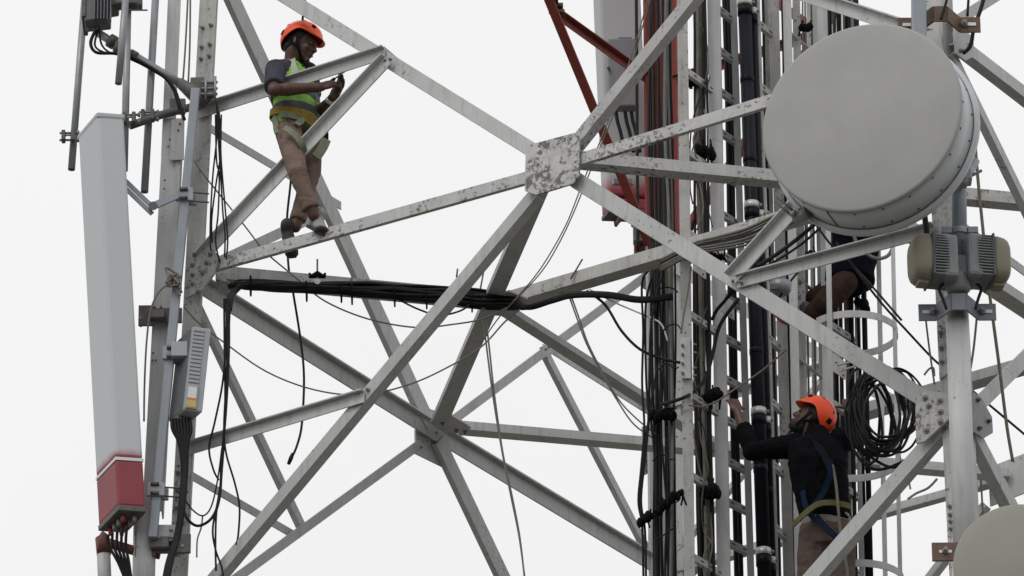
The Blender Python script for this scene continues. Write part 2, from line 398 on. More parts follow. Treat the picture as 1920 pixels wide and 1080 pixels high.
# bolts on the near faces of the legs
for c, f, ys in (('A', 'AB', (900, 918, 948, 966, 985, 1012)), ('A', 'AB', (20, 60, 84)), ('B', 'AB', (608, 628, 645, 935, 950, 962, 975))):
    for i, y in enumerate(ys):
        for dx in ((10, 26) if c == 'A' else (-27, -11)):
            a0 = corner(c, 0); z = (520-y)/285. if c == 'A' else (65-y)/285.
            p = corner(c, z)+V((dx/250., 0, 0))+nAB*.002
            bolts(LEGS[c], [p], nAB, .014)
sp_ = plate('splice_plate', [corner('A', z)+V((x, 0, 0))+nAB*.008 for x, z in ((.012, -1.32), (.128, -1.28), (.128, -1.92), (.012, -1.94))], nAB, .014, DIRTY)
bolts(sp_, [corner('A', z)+V((x, 0, 0))+nAB*.016 for x in (.042, .098) for z in (-1.38, -1.5, -1.62, -1.74, -1.86)], nAB, .016)
sp_ = plate('splice_plate', [corner('B', z)-V((x, 0, 0))+nAB*.008 for x, z in ((.012, -1.86), (.128, -1.9), (.128, -2.24), (.012, -2.2))], nAB, .014, DIRTY)
bolts(sp_, [corner('B', z)-V((x, 0, 0))+nAB*.016 for x in (.105, .06) for z in (-1.95, -2.05, -2.14)], nAB, .016)

# --- far left face (D-A), seen from inside
nIN = -nDA
angle('horizontal_strut', da(375, 536), da(815, 812), nIN, .118, WHITE, 'to', .05)
angle('horizontal_strut', da(815, 812), da(1236, 1066), nIN, .118, WHITE, 'to', .05)
angle('diagonal_brace', da(402, -84, -.02), da(808, 795, -.02), nIN, .13, WHITE, 'bi', .04)
angle('diagonal_brace', da(825, 825, -.02), da(1175, 1560, -.02), nIN, .125, WHITE, 'bi', .04)
angle('diagonal_brace', da(808, 818, .02), da(340, 1160, .02), nIN, .062, WHITE, 'bi', .04)
angle('diagonal_brace', da(838, 797, .02), da(1225, 508, .02), nIN, .062, WHITE, 'bi', .04)
angle('redundant_strut', da(388, 236, .03), da(640, 386, .03), nIN, .056, WHITE, 'ti', .04, .008)
angle('redundant_strut', da(400, 496, .045), da(625, 390, .045), nIN, .066, WHITE, 'bi', .04, .008)
angle('redundant_strut', da(366, 556, .03), da(572, 992, .03), nIN, .06, WHITE, 'bi', .04, .008)
angle('redundant_strut', da(340, 880, .045), da(556, 1005, .045), nIN, .056, WHITE, 'ti', .04, .008)
angle('redundant_strut', da(1026, 650, .045), da(1228, 778, .045), nIN, .056, WHITE, 'ti', .04, .008)
angle('redundant_strut', da(1024, 658, .03), da(1230, 1056, .03), nIN, .062, WHITE, 'bi', .04, .008)
gp = plate('gusset_plate', [da(x, y, .03) for x, y in ((778, 806), (800, 765), (826, 775), (852, 800), (838, 880), (779, 851))], nDA, .012, WHITE)
bolts(gp, [da(x, y, -.0) for x, y in ((788, 838), (800, 826), (815, 812))], nIN, .014)
gp = plate('gusset_plate', [da(x, y, .03) for x, y in ((1204, 800), (1232, 806), (1232, 880), (1206, 892))], nDA, .012, WHITE)
bolts(gp, [da(x, y, .02) for x, y in ((1212, 862), (1212, 880))], nIN, .014)
plate('gusset_plate', [da(x, y, .03) for x, y in ((1200, 480), (1236, 470), (1240, 560), (1206, 540))], nDA, .012, WHITE)
gp = plate('gusset_plate', [da(x, y, .03) for x, y in ((1012, 652), (1030, 640), (1048, 652), (1026, 672))], nDA, .012, WHITE)
bolts(gp, [da(x, y, -.03) for x, y in ((1022, 655), (1028, 650))], nIN, .012)

# --- plan bracing at mid height: a diamond between the face middles and a square inside it
def hz(x, y, z=0.): return onz(x, y, z)
def plan_beam(p0, p1, w, h, mt, name='plan_brace', box=False):
    p0, p1 = V(p0), V(p1); d = (p1-p0).normalized(); n = EZ.cross(d).normalized()
    if n.dot(EQ) > 0: n = -n               # n towards the camera
    if box:
        return MB().bar(p0, p1, w, h, n).build(name, mt, TOWER)
    s = EZ
    t = .012
    prof = [(0, 0), (h, 0), (h, -t), (t, -t), (t, -w), (0, -w)]      # upright flange in front, flat flange at its foot behind
    return MB().sweep(p0, p1, prof, s, n).build(name, mt, TOWER)
plan_beam(hz(1088, 304), hz(2197, 409), .10, .078, WORN)
plan_beam(hz(865, 804), hz(1894, 893), .10, .06, WHITE)
plan_beam(hz(1016, 345), hz(826, 785), .105, .045, WHITE, box=True)
plan_beam(hz(940, 572), hz(1620, 372), .11, .085, DIRTY)
plan_beam(hz(948, 578), hz(1358, 842), .085, .045, WHITE)
plan_beam(hz(1358, 848, -.017), hz(2050, 650, -.017), .12, .07, WHITE)
plan_beam(hz(1620, 372, -.017), hz(2040, 648, -.03), .12, .07, WHITE)
gp = plate('gusset_plate', [hz(x, y, .0) for x, y in ((806, 790), (836, 770), (848, 778), (884, 800), (872, 810), (836, 812))], EZ, .012, WHITE)
bolts(gp, [hz(x, y, -.006) for x, y in ((856, 806), (872, 808), (830, 792))], -EZ, .014)
gp = plate('gusset_plate', [hz(x, y, -.02) for x, y in ((905, 560), (955, 545), (990, 560), (962, 592), (925, 590))], EZ, .012, DIRTY)
gp = plate('gusset_plate', [hz(x, y, -.02) for x, y in ((1076, 292), (1092, 283), (1112, 300), (1092, 316))], EZ, .012, DIRTY)

# ================================================================== left corner: antenna and its mounts
LP = -.98
def pipe(name, p0, p1, r, mt, label, cat='pipe', group=None, n=14):
    a, b = at(*p0), at(*p1)
    t = thing(name, b if b.z < a.z else a, label, cat, group)
    MB().cyl(a, b, r, n).build('tube', mt, t)
    MB().cyl(b+(a-b).normalized()*.002, b-(a-b).normalized()*.001, r*.86, n).build('bore', DARKST, t)
    return t
# channel mast beside the left leg
t = thing('mounting_mast', at(283, 960, LP), 'white steel channel mast standing left of the tower leg, behind the grey tube', 'mast')
d_up = ER
def rail_part(parent, name, x0, y0, x1, y1, dq, wpx, depth, mt, side=1, tk=.01):
    """upright angle or channel: front flange wpx wide facing the camera, side flange running back"""
    a, b = at(x0, y0, dq), at(x1, y1, dq); w = wpx/PXM
    h = w/2
    prof = [(-h, 0), (h, 0), (h, tk), (-h+tk, tk), (-h+tk, depth), (-h, depth)]
    if side < 0: prof = [(-p, q) for p, q in prof]
    if side == 0: prof = [(-h, 0), (h, 0), (h, depth), (h-tk, depth), (h-tk, tk), (-h+tk, tk), (-h+tk, depth), (-h, depth)]
    return MB().sweep(a, b, prof, ER, EQ).build(name, mt, parent)
rail_part(t, 'upper_bar', 329, -60, 314, 292, LP+.1, 24, .05, WHITE, -1)
rail_part(t, 'channel', 325, 222, 286, 958, LP, 38, .12, WHITE, 0)
rail_part(t, 'channel_lip', 339, 222, 303, 870, LP-.012, 9, .03, WHITE, 1)
hp = MB().prism([at(x, y, LP-.03) for x, y in ((322, 225), (346, 221), (345, 300), (318, 300))], EQ, .008).build('perforated_plate', WHITE, t)
bolts(hp, [at(x, y, LP-.036) for x, y in ((337, 232), (334, 244), (318, 262), (316, 275), (309, 338), (308, 354))], -EQ, .008, .004, DARKST)
MB().tube([at(272, 960, LP-.02), at(268, 1160, LP-.02)], .07, 14).build('lower_tube', WHITE, t)
bolts(hp, [at(x, y, LP-.02) for x, y in ((287, 662), (286, 676), (292, 676))], -EQ, .008, .004, DARKST)
# blue-grey square tube
t = thing('mounting_tube', at(286, 1010, LP-.14), 'blue grey square steel tube clamped in front of the white channel mast', 'tube')
MB().bar(at(367, 168, LP-.14), at(286, 1010, LP-.14), .056, .056, ER).build('tube', GALVB, t, .006)
for x, y, w in ((346, 365, 1), (322, 662, 1), (292, 918, 1)):
    c = at(x, y, LP-.17)
    MB().box(c, ER*.055, EZ*.045, EQ*.012).box(c+ER*.02+EQ*.07, ER*.055, EZ*.04, EQ*.01).build('clamp_plate', GALV, t, .004)
    for s_ in (-1, 1):
        MB().cyl(c-ER*.03+EZ*.03*s_-EQ*.02, c+ER*.02+EZ*.03*s_-EQ*.02, .012, 8).build('clamp_nut', DARKST, t)
        MB().cyl(c+EZ*.03*s_+EQ*.02, c+ER*.15+EZ*.03*s_+EQ*.05, .006, 6).build('threaded_rod', DARKST, t)
# bracket of dark plates holding the mast to the leg
for (x, y), lab, s_ in (((296, 592), 'dark steel clamp bracket between channel mast and leg, above the grey radio unit', 1.), ((300, 1020), 'dark steel clamp bracket below the red end of the antenna', 1.25)):
    t = thing('clamp_bracket', at(x, y, LP), lab, 'bracket')
    c = at(x, y, LP-.06)
    MB().box(c-ER*.07*s_, ER*.05*s_, EQ*.01, EZ*.07*s_).build('plate', DARKST, t, .004)
    MB().box(c+ER*.06*s_, ER*.09*s_, EQ*.012, EZ*.05*s_).build('plate', DARKST, t, .004)
    MB().box(c+ER*.0*s_-EQ*.03-EZ*.01, ER*.045*s_, EQ*.03, EZ*.03*s_).build('block', DARKST, t, .006)
    for k_ in (-1, 1):
        MB().cyl(c+ER*.02*k_+EZ*.05*s_-EQ*.04, c+ER*.02*k_+EZ*.05*s_+EQ*.15, .008, 8).build('bolt', BOLT, t)
        MB().cyl(c+ER*.11*k_*s_-EZ*.02-EQ*.02, c+ER*.11*k_*s_-EZ*.02+EQ*.1, .010, 8).build('bolt', BOLT, t)
c = at(308, 1000, LP-.1)
t = thing('pipe_clamp', c, 'galvanised pipe clamp with bolts beside the bottom of the panel antenna', 'clamp')
MB().box(c, ER*.07, EQ*.01, EZ*.055).build('plate', GALV, t, .004)
MB().box(c+EQ*.06, ER*.09, EQ*.01, EZ*.045).build('plate', GALV, t, .004)
for dx, dz in ((-.045, .03), (.04, .02), (.04, -.03), (-.03, -.035)): MB().cyl(c+ER*dx+EZ*dz-EQ*.03, c+ER*dx+EZ*dz+EQ*.08, .011, 6).build('bolt', BOLT, t)

# --- panel antenna
def panel_antenna(name, topx, topy, botx, boty, dq, wv, dv, frac, label, matbody, stripe=True):
    T, B = at(topx, topy, dq), at(botx, boty, dq+.10)
    t = thing(name, B, label, 'antenna')
    def sec(f): o = B.lerp(T, f); return [o, o+wv, o+wv+dv, o+dv]
    def hexa(f0, f1, g=0.):
        a, b = sec(f0), sec(f1); c0 = sum(a, V())/4; c1 = sum(b, V())/4
        a = [p+(p-c0).normalized()*g for p in a]; b = [p+(p-c1).normalized()*g for p in b]
        mb = MB(); mb.add(a+b, [(3, 2, 1, 0), (4, 5, 6, 7)]+[(i, (i+1) % 4, (i+1) % 4+4, i+4) for i in range(4)])
        return mb
    L = (T-B).length
    hexa(frac+.0075, 1.).build('radome', matbody, t, .018)
    hexa(.99, 1.004, .006).build('top_cap', RADOME, t, .01)
    if stripe: hexa(frac, frac+.0075, .001).build('stripe', LABEL_SLOT, t)
    hexa(.012, frac, .0).build('red_end', ARED, t, .016)
    bp = hexa(.0, .014, .004).build('base_plate', DARKST, t, .006)
    a = sec(0.)
    for i in range(4):
        for j in (0, 1):
            p = a[0]+wv*(.3+.4*j)+dv*(.18+.21*i)
            MB().tube([p, p-EZ*.03, p-EZ*.05], [.015, .015, .011], 8).build('connector', BOLT if (i+j) % 3 else ARED, t)
    return t, sec
RUSTR = mat('dark_red_paint', (.12, .035, .03), .6, var=.3, scale=14.)
ARED = mat('antenna_red', (.27, .046, .060), .5, var=.12, scale=4.)
zt = (at(182, 213, 0)-at(222, 957, 0)).length
ant_mat = spray_mat('sprayed_radome', (.51, .535, .555), (.33, .045, .065), zt*.125, .07)
ANT, SEC = panel_antenna('panel_antenna', 182, 213, 222, 957, -1.38, ER*.168+EQ*.03, -ER*.138+EQ*.30, .125,
    'tall grey panel antenna with a red painted lower end hanging left of the tower', ant_mat)
# tilt arm
t = thing('tilt_arm', at(290, 385, -1.2), 'galvanised scissor tilt arm between the panel antenna and the channel mast', 'bracket')
for dz in (0, -.05):
    MB().bar(at(231, 335, -1.22)+EZ*dz, at(286, 388, -1.2)+EZ*dz, .012, .03, EQ).build('link', GALVB, t, .003)
MB().bar(at(284, 388, -1.22), at(342, 362, -1.15), .014, .05, EQ).build('link', GALVB, t, .003)
MB().cyl(at(287, 386, -1.28), at(287, 386, -1.14), .028, 14).build('pivot', GALV, t)
MB().cyl(at(231, 337, -1.26), at(231, 337, -1.1), .02, 12).build('pivot', GALV, t)

# --- outrigger pipes, upper left
pipe('antenna_pipe', (161, -30, -.75), (134, 318, -.75), .023, GALV, 'long thin grey pipe hanging at the far left, behind the panel antenna top')
pipe('antenna_pipe', (238, -30, -1.3), (222, 157, -1.3), .022, GALV, 'short grey pipe stub ending above the panel antenna')
pipe('antenna_pipe', (240, 5, -1.12), (233, 320, -1.12), .023, GALV, 'grey pipe running down behind the right edge of the panel antenna')
pipe('antenna_pipe', (293, -30, -.95), (271, 360, -.95), .024, GALV, 'long grey pipe between the panel antenna and the channel mast')
t = thing('outrigger_arm', at(385, 190, -.85), 'dark grey outrigger arm reaching up left from the tower leg', 'arm')
MB().tube([at(178, 58, -1.05), at(222, 86, -1.04), at(300, 134, -1.), at(338, 156, -.98)], .026, 12).build('tube', GALV, t)
MB().tube([at(334, 153, -.98), at(368, 178, -.95), at(384, 196, -.93)], [.03, .055, .06], 10).build('taper', DARKST, t)
for x, y, s_ in ((210, 78, .045), (222, 90, .036), (250, 104, .033)):
    a, b = at(x-5, y-3, -1.05), at(x+5, y+3, -1.05); MB().cyl(a, b, s_, 12).build('collar', DARKST, t)
t2 = thing('outrigger_arm', at(380, 200, -.85), 'dark grey outrigger arm just above the top of the panel antenna', 'arm')
MB().tube([at(243, 236, -1.06), at(300, 216, -1.02), at(378, 196, -.95)], .026, 12).build('tube', DARKST, t2)
MB().box(at(333, 200, -.98), ER*.05, EZ*.05, EQ*.02).build('plate', DARKST, t2, .005)
# leg clamp of the arms
c = at(396, 180, -.9)
t = thing('leg_clamp', c, 'dark clamp with threaded rods gripping the left tower leg', 'clamp')
MB().box(c-EQ*.08, ER*.035, EZ*.055, EQ*.02).build('jaw', DARKST, t, .006)
MB().box(c-ER*.08-EQ*.05, ER*.05, EZ*.10, EQ*.02).build('jaw', DARKST, t, .006)
for dz in (-.04, .0, .045):
    MB().cyl(c-ER*.06+EZ*dz-EQ*.1, c+ER*.045+EZ*dz-EQ*.1, .009, 8).build('threaded_rod', BOLT, t)
for dx in (-.03, .03): MB().cyl(c+ER*dx-EZ*.08-EQ*.11, c+ER*dx+EZ*.08-EQ*.11, .008, 8).build('threaded_rod', GALV, t)
# pipe clamps
for x, y, q, lab in ((128, 256, -.8, 'leftmost'), (242, 222, -1.15, 'middle'), (277, 217, -1., 'rightmost')):
    c = at(x, y, q-.03)
    t = thing('pipe_clamp', c, {'leftmost': 'dark U-bolt clamp on the far left pipe', 'middle': 'dark U-bolt clamp right above the antenna top corner', 'rightmost': 'dark U-bolt clamp on the pipe beside the channel mast'}[lab], 'clamp')
    MB().box(c-ER*.03, ER*.012, EZ*.035, EQ*.03).box(c+ER*.03, ER*.012, EZ*.035, EQ*.03).build('saddle', DARKST, t, .004)
    for dz in (-.025, .025):
        MB().cyl(c-ER*.055+EZ*dz, c+ER*.065+EZ*dz, .008, 8).build('bolt', BOLT, t)
        MB().lathe(c+ER*.03*1.8+EZ*dz, ER, [(0, .016), (.016, .016)], 6).build('nut', BOLT, t)
    MB().tube([c+EQ*.03+ER*.04*math.sin(a*.4)-EQ*.05*math.cos(a*.4) for a in range(-5, 6)], .007, 6).build('u_bolt', GALV, t)
# radio unit, top left corner
c = at(186, 12, -1.)
t = thing('radio_unit', c-EZ*.12, 'dark grey finned radio unit cut off by the top left corner of the picture', 'radio')
MB().prism([at(x, y, -1.04) for x, y in ((152, -30), (160, 50), (207, 45), (208, 22), (222, 20), (226, -30))], EQ, .16).build('housing', RRUD, t, .008)
MB().box(at(160, 5, -1.0), ER*.014, EZ*.17, EQ*.13).build('side_plate', DARKST, t, .005)
for i in range(6): MB().box(at(178+i*6, 8, -1.14), ER*.003, EZ*.12, EQ*.03).build('fin', RRUD, t)
MB().box(at(238, 4, -1.14), ER*.07, EZ*.035, EQ*.05).build('clamp_block', DARKST, t, .008)
MB().box(at(258, 6, -1.05), ER*.03, EZ*.035, EQ*.04).build('clamp_block', DARKST, t, .008)
MB().cyl(at(228, 19, -1.2), at(276, 19, -1.1), .006, 6).build('threaded_rod', DARKST, t)
for i, x in enumerate((166, 176, 184)): MB().cyl(at(x, 46, -1.02), at(x, 58, -1.02), .011, 8).build('connector', BOLT, t)
for i, pts in enumerate(([(180, 55), (170, 80), (180, 98), (212, 100), (240, 104), (300, 138), (326, 165), (338, 200), (346, 225)],
                         [(184, 56), (178, 85), (195, 98), (225, 103), (262, 116), (310, 148), (332, 185), (343, 222)],
                         [(186, 52), (190, 82), (205, 98), (232, 106), (275, 126), (318, 156), (336, 205)])):
    wire('jumper_cable', [(x, y, -1.1+.01*i) for x, y in pts], .007 if i else .011, BLACK, 'black jumper cable looping under the corner radio unit and along the arm', 'cable', 'jumper cables along the outrigger arm')

# --- remote radio unit on the left leg
T_, B_ = at(362, 611, -1.22), at(345, 768, -1.22)
wv, dv = at(397, 616, -1.2)-T_, -ER*.10+EQ*.16-EZ*.015
t = thing('radio_unit', B_, 'light grey finned radio unit with orange sticker hung on the left leg', 'radio')
def hexbox(o, a, b, c): return MB().box(o+(a+b+c)/2, a/2, b/2, c/2)
hexbox(B_, wv, T_-B_, dv).build('housing', RRU, t, .01)
hexbox(B_+dv*.08-wv*.03+(T_-B_)*.02, wv*.02, (T_-B_)*.96, dv*.9).build('side_cover', RRUD, t)
up = T_-B_
for i in range(14):
    o = B_+up*(.33+.047*i)-EQ*.008
    hexbox(o+wv*.06, wv*.58, up*.030, EQ*.010).build('fin', RRU, t)
fl = hexbox(B_+up*.015+wv*.04-EQ*.012, wv*.62, up*.29, EQ*.014).build('front_cover', RRU, t, .004)
hexbox(B_+up*.14+wv*.12-EQ*.015, wv*.46, up*.13, EQ*.003).build('label', LABEL_SLOT, fl)
hexbox(B_+up*.115+wv*.12-EQ*.015, wv*.46, up*.025, EQ*.003).build('label', ORANGE, fl)
hexbox(B_+up*.03+wv*.12-EQ*.015, wv*.46, up*.083, EQ*.003).build('label', YELLOW, fl)
for i in range(5):
    MB().cyl(B_+wv*(.1+.16*i)+dv*.5, B_+wv*(.1+.16*i)+dv*.5-EZ*.06, .012, 8).build('connector', DARKST, t)
for i in range(12):
    MB().cyl(B_+dv*1.0-wv*.05+up*(.1+.03*i), B_+dv*1.02-wv*.12+up*(.1+.03*i), .008, 6).build('vent_stud', RRU, t)
MB().box(at(337, 660, -1.15), ER*.05, EZ*.05, EQ*.05).build('mount_bracket', RRU, t, .005)
for i in range(7):
    f = i/6
    wire('radio_cable', [(322+34*f, 786, -1.16), (324+34*f, 806, -1.17), (336+16*f, 832, -1.17), (342+8*f, 880, -1.16), (338+7*f, 945, -1.16), (330+7*f, 1000, -1.15), (312+9*f, 1060, -1.15), (302+10*f, 1120, -1.15)],
         .011, BLACK, 'black cable in the bundle hanging from the light grey radio unit down the left leg', 'cable', 'cables hanging from the grey radio unit')
for i in range(5):
    wire('antenna_cable', [(202+9*i, 1002-4*i, -1.24), (204+8*i, 1022, -1.22), (222+5*i, 1056, -1.2), (240+2*i, 1100, -1.18)],
         .009, BLACK, 'black cable dropping from the bottom connectors of the panel antenna', 'cable', 'cables under the panel antenna')
t = pipe('antenna_pipe', (193, 1008, -1.1), (199, 1150, -1.1), .042, WHITE, 'pipe with a red cap at the bottom left below the antenna')
MB().tube([at(188, 1006, -1.1), at(192, 1008, -1.1), at(195, 1040, -1.1)], [.038, .045, .0445], 14).build('red_cap', RUSTR, t)
tag(MB().tube([at(196, 1016, -1.0), at(250, 1032, -1.0), at(300, 1040, -1.0)], .03, 12).build('cross_pipe', RUSTR), 'red horizontal pipe at the bottom left, under the antenna', 'pipe')

mb = MB(); rnd = random.Random(5)
for i in range(9):
    c = at(330+rnd.uniform(-6, 6), 524+rnd.uniform(-14, 16), LP-.2)
    mb.tube(spline([c, c+ER*rnd.uniform(-.07, .05)+EZ*rnd.uniform(-.06, .06), c+ER*rnd.uniform(-.06, .06)+EZ*rnd.uniform(-.09, .05)-EQ*.02]), .008, 6)
mb.ell(at(330, 526, LP-.17), ER*.035, EZ*.05, EQ*.03)
kn = mb.build('rope_knot', mat('dirty_rope', (.19, .175, .15), .9, var=.4, scale=40., bump=.5)); tag(kn, 'tangled knot of dirty rope tied round the grey tube at the left joint', 'rope')
wire('tail_rope', [(322, 530, LP-.2), (300, 545, LP-.2), (283, 580, LP-.2), (275, 640, LP-.2), (271, 720, LP-.2), (270, 790, LP-.2)], .006, GREYC, 'grey rope tail hanging from the knot along the channel mast', 'rope')
# --- loose cables left of the face
G_ = 'thin cables hanging down beside the left leg'
lab_up = 'thin black cable hanging beside the left leg above the joint'
for i, pts in enumerate(([(406, 190), (407, 250), (399, 330), (395, 400), (394, 452), (396, 470)], [(411, 210), (413, 290), (405, 345), (397, 410), (398, 455)],
        [(408, 200), (410, 270), (414, 330), (418, 400), (422, 440), (421, 482)], [(415, 215), (414, 280), (417, 330), (423, 400), (427, 450), (424, 486)],
        [(404, 215), (406, 300), (411, 330), (409, 400), (404, 450), (412, 492)])):
    wire('hanging_cable', [(x, y, -1.05) for x, y in pts], .0055, BLACK, lab_up, 'cable', G_)
lab_dn = 'thin black cable hanging beside the left leg below the joint'
for i, pts in enumerate(([(432, 565), (428, 640), (424, 720), (420, 800), (424, 850), (440, 905), (449, 950), (447, 1000), (443, 1022)],
        [(424, 560), (424, 640), (417, 720), (403, 790), (392, 840), (400, 880), (410, 900)], [(428, 560), (429, 650), (424, 760), (416, 860), (412, 930), (398, 970), (372, 986), (352, 974), (344, 955)],
        [(420, 560), (421, 660), (422, 760), (418, 860), (410, 930), (399, 990), (404, 1030), (416, 1065), (420, 1100)],
        [(426, 570), (426, 680), (420, 800), (415, 900), (406, 960), (404, 1020), (405, 1070)])):
    wire('hanging_cable', [(x, y, -1.05) for x, y in pts], .0065 if i != 2 else .009, BLACK, lab_dn, 'cable', G_)
wire('hanging_cable', [(416, 840, -1.05), (408, 900, -1.05), (396, 950, -1.05), (380, 967, -1.05), (360, 955, -1.05), (344, 932, -1.05)], .005, BLACK, 'thin black cable looping into the left leg near the bottom', 'cable')
wire('hanging_cable', [(380, 967, -1.04), (377, 990, -1.04), (370, 1012, -1.04), (369, 1045, -1.04)], .005, GREYC, 'short grey cable end dangling from the loop by the left leg', 'cable')
wire('climbing_rope', [(353, -20, -.95), (348, 80, -.95), (343, 152, -.95)], .006, ROPE, 'beige rope left of the tower leg at the top, left one of two', 'rope')
wire('climbing_rope', [(357, -20, -.95), (356, 80, -.95), (353, 156, -.95)], .006, ROPE, 'beige rope left of the tower leg at the top, right one of two', 'rope')
wire('pull_wire', [(361, 296, -1.0), (380, 325, -1.0), (420, 375, -1.0), (460, 425, -1.), (492, 467, -.95), (510, 484, -.7), (560, 525, -.7), (610, 565, -.7), (690, 598, -.6), (780, 614, -.6), (850, 608, -.6), (905, 598, -.55), (950, 577, -.5)],
     .0052, GREYC, 'thin grey wire sagging from the left leg below the cable tray to its corner', 'wire')
wire('pull_wire', [(345, 575, -1.), (372, 605, -1.), (420, 642, -.95), (500, 697, -.9), (590, 731, -.8), (680, 740, -.8), (770, 720, -.8), (850, 683, -.7), (905, 648, -.6), (945, 605, -.5), (975, 580, -.5)],
     .0055, GREYC, 'thin grey wire sagging in a deep curve under the cable tray', 'wire')
wire('hanging_wire', [(574, -10, -.9), (568, 30, -.9), (556, 180, -.6), (546, 330, -.55), (538, 415, -.55), (541, 500, -.6), (549, 545, -.6), (564, 640, -.6), (570, 710, -.6), (566, 795, -.6), (557, 835, -.6), (546, 860, -.6)],
     .0075, BLACK, 'long black wire dangling past the standing worker, with a plug at its lower end', 'wire')
tag(MB().tube([at(549, 850, -.6), at(546, 858, -.6), at(541, 870, -.6)], [.009, .014, .011], 8).build('cable_plug', BLACK), 'small dark plug on the lower end of the dangling black wire', 'plug')

# ================================================================== cable tray across the face and its bundle
tray = thing('cable_tray', hz(420, 530), 'grimy steel angle tray under the thick black cable bundle left of centre', 'tray')
ta, tb = hz(405, 528, -.02), hz(935, 577, -.02)
dd = (tb-ta).normalized(); nn = EZ.cross(dd)
MB().sweep(ta, tb, [(-.05, 0), (.05, 0), (.05, .01), (-.04, .01), (-.04, .09), (-.05, .09)], nn, EZ).build('angle', DIRTY, tray)
MB().prism([hz(x, y, .0) for x, y in ((404, 512), (432, 520), (436, 540), (408, 536))], EZ, .08).build('end_plate', DIRTY, tray)
for i in range(13):
    ph = 2*math.pi*i/13; ry = 13+3*(i % 2)
    pts = []
    for k_ in range(10):
        f = k_/9; x = 446+(i*7 % 5)*5+f*(510-(i*7 % 5)*5)
        yc = 534+f*36-6*math.sin(math.pi*f)+ (2 if f < .3 else 0)
        amp = (.42+.72*f) if f < .9 else 1.0
        pts.append((x, yc+math.sin(ph+f*1.5)*ry*amp*.9-2+random.uniform(-3, 3), -.80+.36*f+math.cos(ph+f*1.5)*.05))
    if i % 3 == 0: pts = [(423+i*.7, 582, -1.02), (425+i*.8, 564, -.98), (434+i*.5, 550, -.9)]+pts
    else: pts = [(426+i*1.5, 533+(i % 4)*3, -.80)]+pts
    if i < 8: pts += [(990, 570+math.sin(ph)*4+4, -.5), (1035, 561+math.sin(ph)*5, -.6), (1075, 551+math.sin(ph)*5, -.65), (1140, 551+math.sin(ph)*5, -.7), (1200, 560+math.sin(ph)*5, -.72), (1262, 554+math.sin(ph)*5, -.75)]
    wire('tray_cable', pts, random.choice((.011, .013, .015)), BLACK, 'black feeder cable in the thick bundle running from the left leg to the middle', 'cable', 'cables in the tray bundle', n=7)
for x, y in ((470, 536), (575, 546), (640, 548), (660, 552), (740, 556), (800, 560), (885, 566)):
    c = at(x, y, -.84+.36*(x-436)/520)
    tag(MB().tube([c+EZ*(.062*math.cos(a*math.pi/8))-EQ*(.066*math.sin(a*math.pi/8)) for a in range(17)], .006, 6).build('cable_tie', TAPE), 'black cable tie wrapped round the thick cable bundle', 'cable tie', 'ties on the tray bundle')
for x, y, s_, lab in ((595, 516, 1., 'dark W-shaped cable hanger on a rod, left of the crossing brace'), (862, 543, .8, 'dark W-shaped cable hanger half hidden behind the crossing brace')):
    q = -.72 if x < 700 else -.5
    t = thing('cable_hanger', at(x, y+16, q), lab, 'hanger')
    MB().cyl(at(x, y-30*s_, q), at(x, y+20, q), .006, 8).build('rod', DARKST, t)
    MB().tube([at(x+dx*s_, y+dy*s_, q) for dx, dy in ((-15, -4), (-13, 2), (-6, 1), (0, -3), (6, 1), (13, 2), (15, -4))], [.007, .016, .018, .02, .018, .016, .007], 8).build('saddle', TAPE, t)
    MB().lathe(at(x, y+14*s_, q-.03), -EQ, [(0, .02), (.02, .02)], 8).build('nut', CLAMP, t)
for x0, y0, x1, y1 in ((660, 518, 655, 555), (907, 508, 897, 562), (1092, 486, 1070, 523), (858, 504, 856, 520)):
    q = -.75+.36*(x0-436)/520 if x0 < 950 else -.62
    tag(MB().cyl(at(x0, y0, q), at(x1, y1, q), .0055, 6).build('threaded_rod', DARKST), {660: 'thin threaded rod standing above the cable bundle, between the two hangers', 907: 'thin threaded rod leaning above the cable bundle near its bend', 1092: 'thin threaded rod leaning above the beam right of the bundle bend', 858: 'short threaded rod beside the brace above the cable bundle'}[x0], 'rod')
wire('sag_cable', [(745, 560, -.6), (780, 578, -.6), (822, 591, -.6), (860, 584, -.6), (880, 572, -.6)], .006, BLACK, 'black cable sagging just below the thick bundle', 'cable')
wire('guy_rope', [(958, 570, -.55), (1000, 522, -.6), (1030, 478, -.65), (1062, 420, -.7), (1086, 360, -.75), (1105, 312, -.8), (1128, 258, -.85), (1165, 160, -.9), (1195, 70, -.95), (1218, -15, -1.)], .0042, ROPE, 'beige rope rising from the bundle bend past the centre plate, left strand', 'rope')
wire('guy_rope', [(905, 640, -.5), (940, 590, -.55), (1010, 516, -.62), (1045, 462, -.66), (1075, 400, -.7), (1108, 318, -.78), (1140, 240, -.84), (1172, 160, -.9), (1202, 60, -.95), (1222, -15, -1.)], .0042, ROPE, 'beige rope rising from the bundle bend past the centre plate, right strand', 'rope')
for i in (0, 1):
    wire('hanging_wire', [(903+4*i, 572, -.5), (911+5*i, 640, -.5), (924+3*i, 740, -.5), (942+i, 850, -.5), (958+2*i, 930, -.5), (974+i, 1010, -.5), (986-i, 1100, -.5)], .0058, GREYC, 'grey twin wire hanging from the cable bundle down to the bottom edge', 'wire', 'twin wires below the bundle bend')
    wire('hanging_wire', [(1066+4*i, 552, -.62), (1083+4*i, 600, -.62), (1100+3*i, 645, -.62), (1128+3*i, 700, -.62), (1158+4*i, 752, -.62), (1188+10*i, 795-6*i, -.62), (1225+10*i, 822-4*i, -.6)], .0055, GREYC, 'grey twin wire drooping from the beam to the dark feeder cables', 'wire', 'twin wires right of the bundle bend')
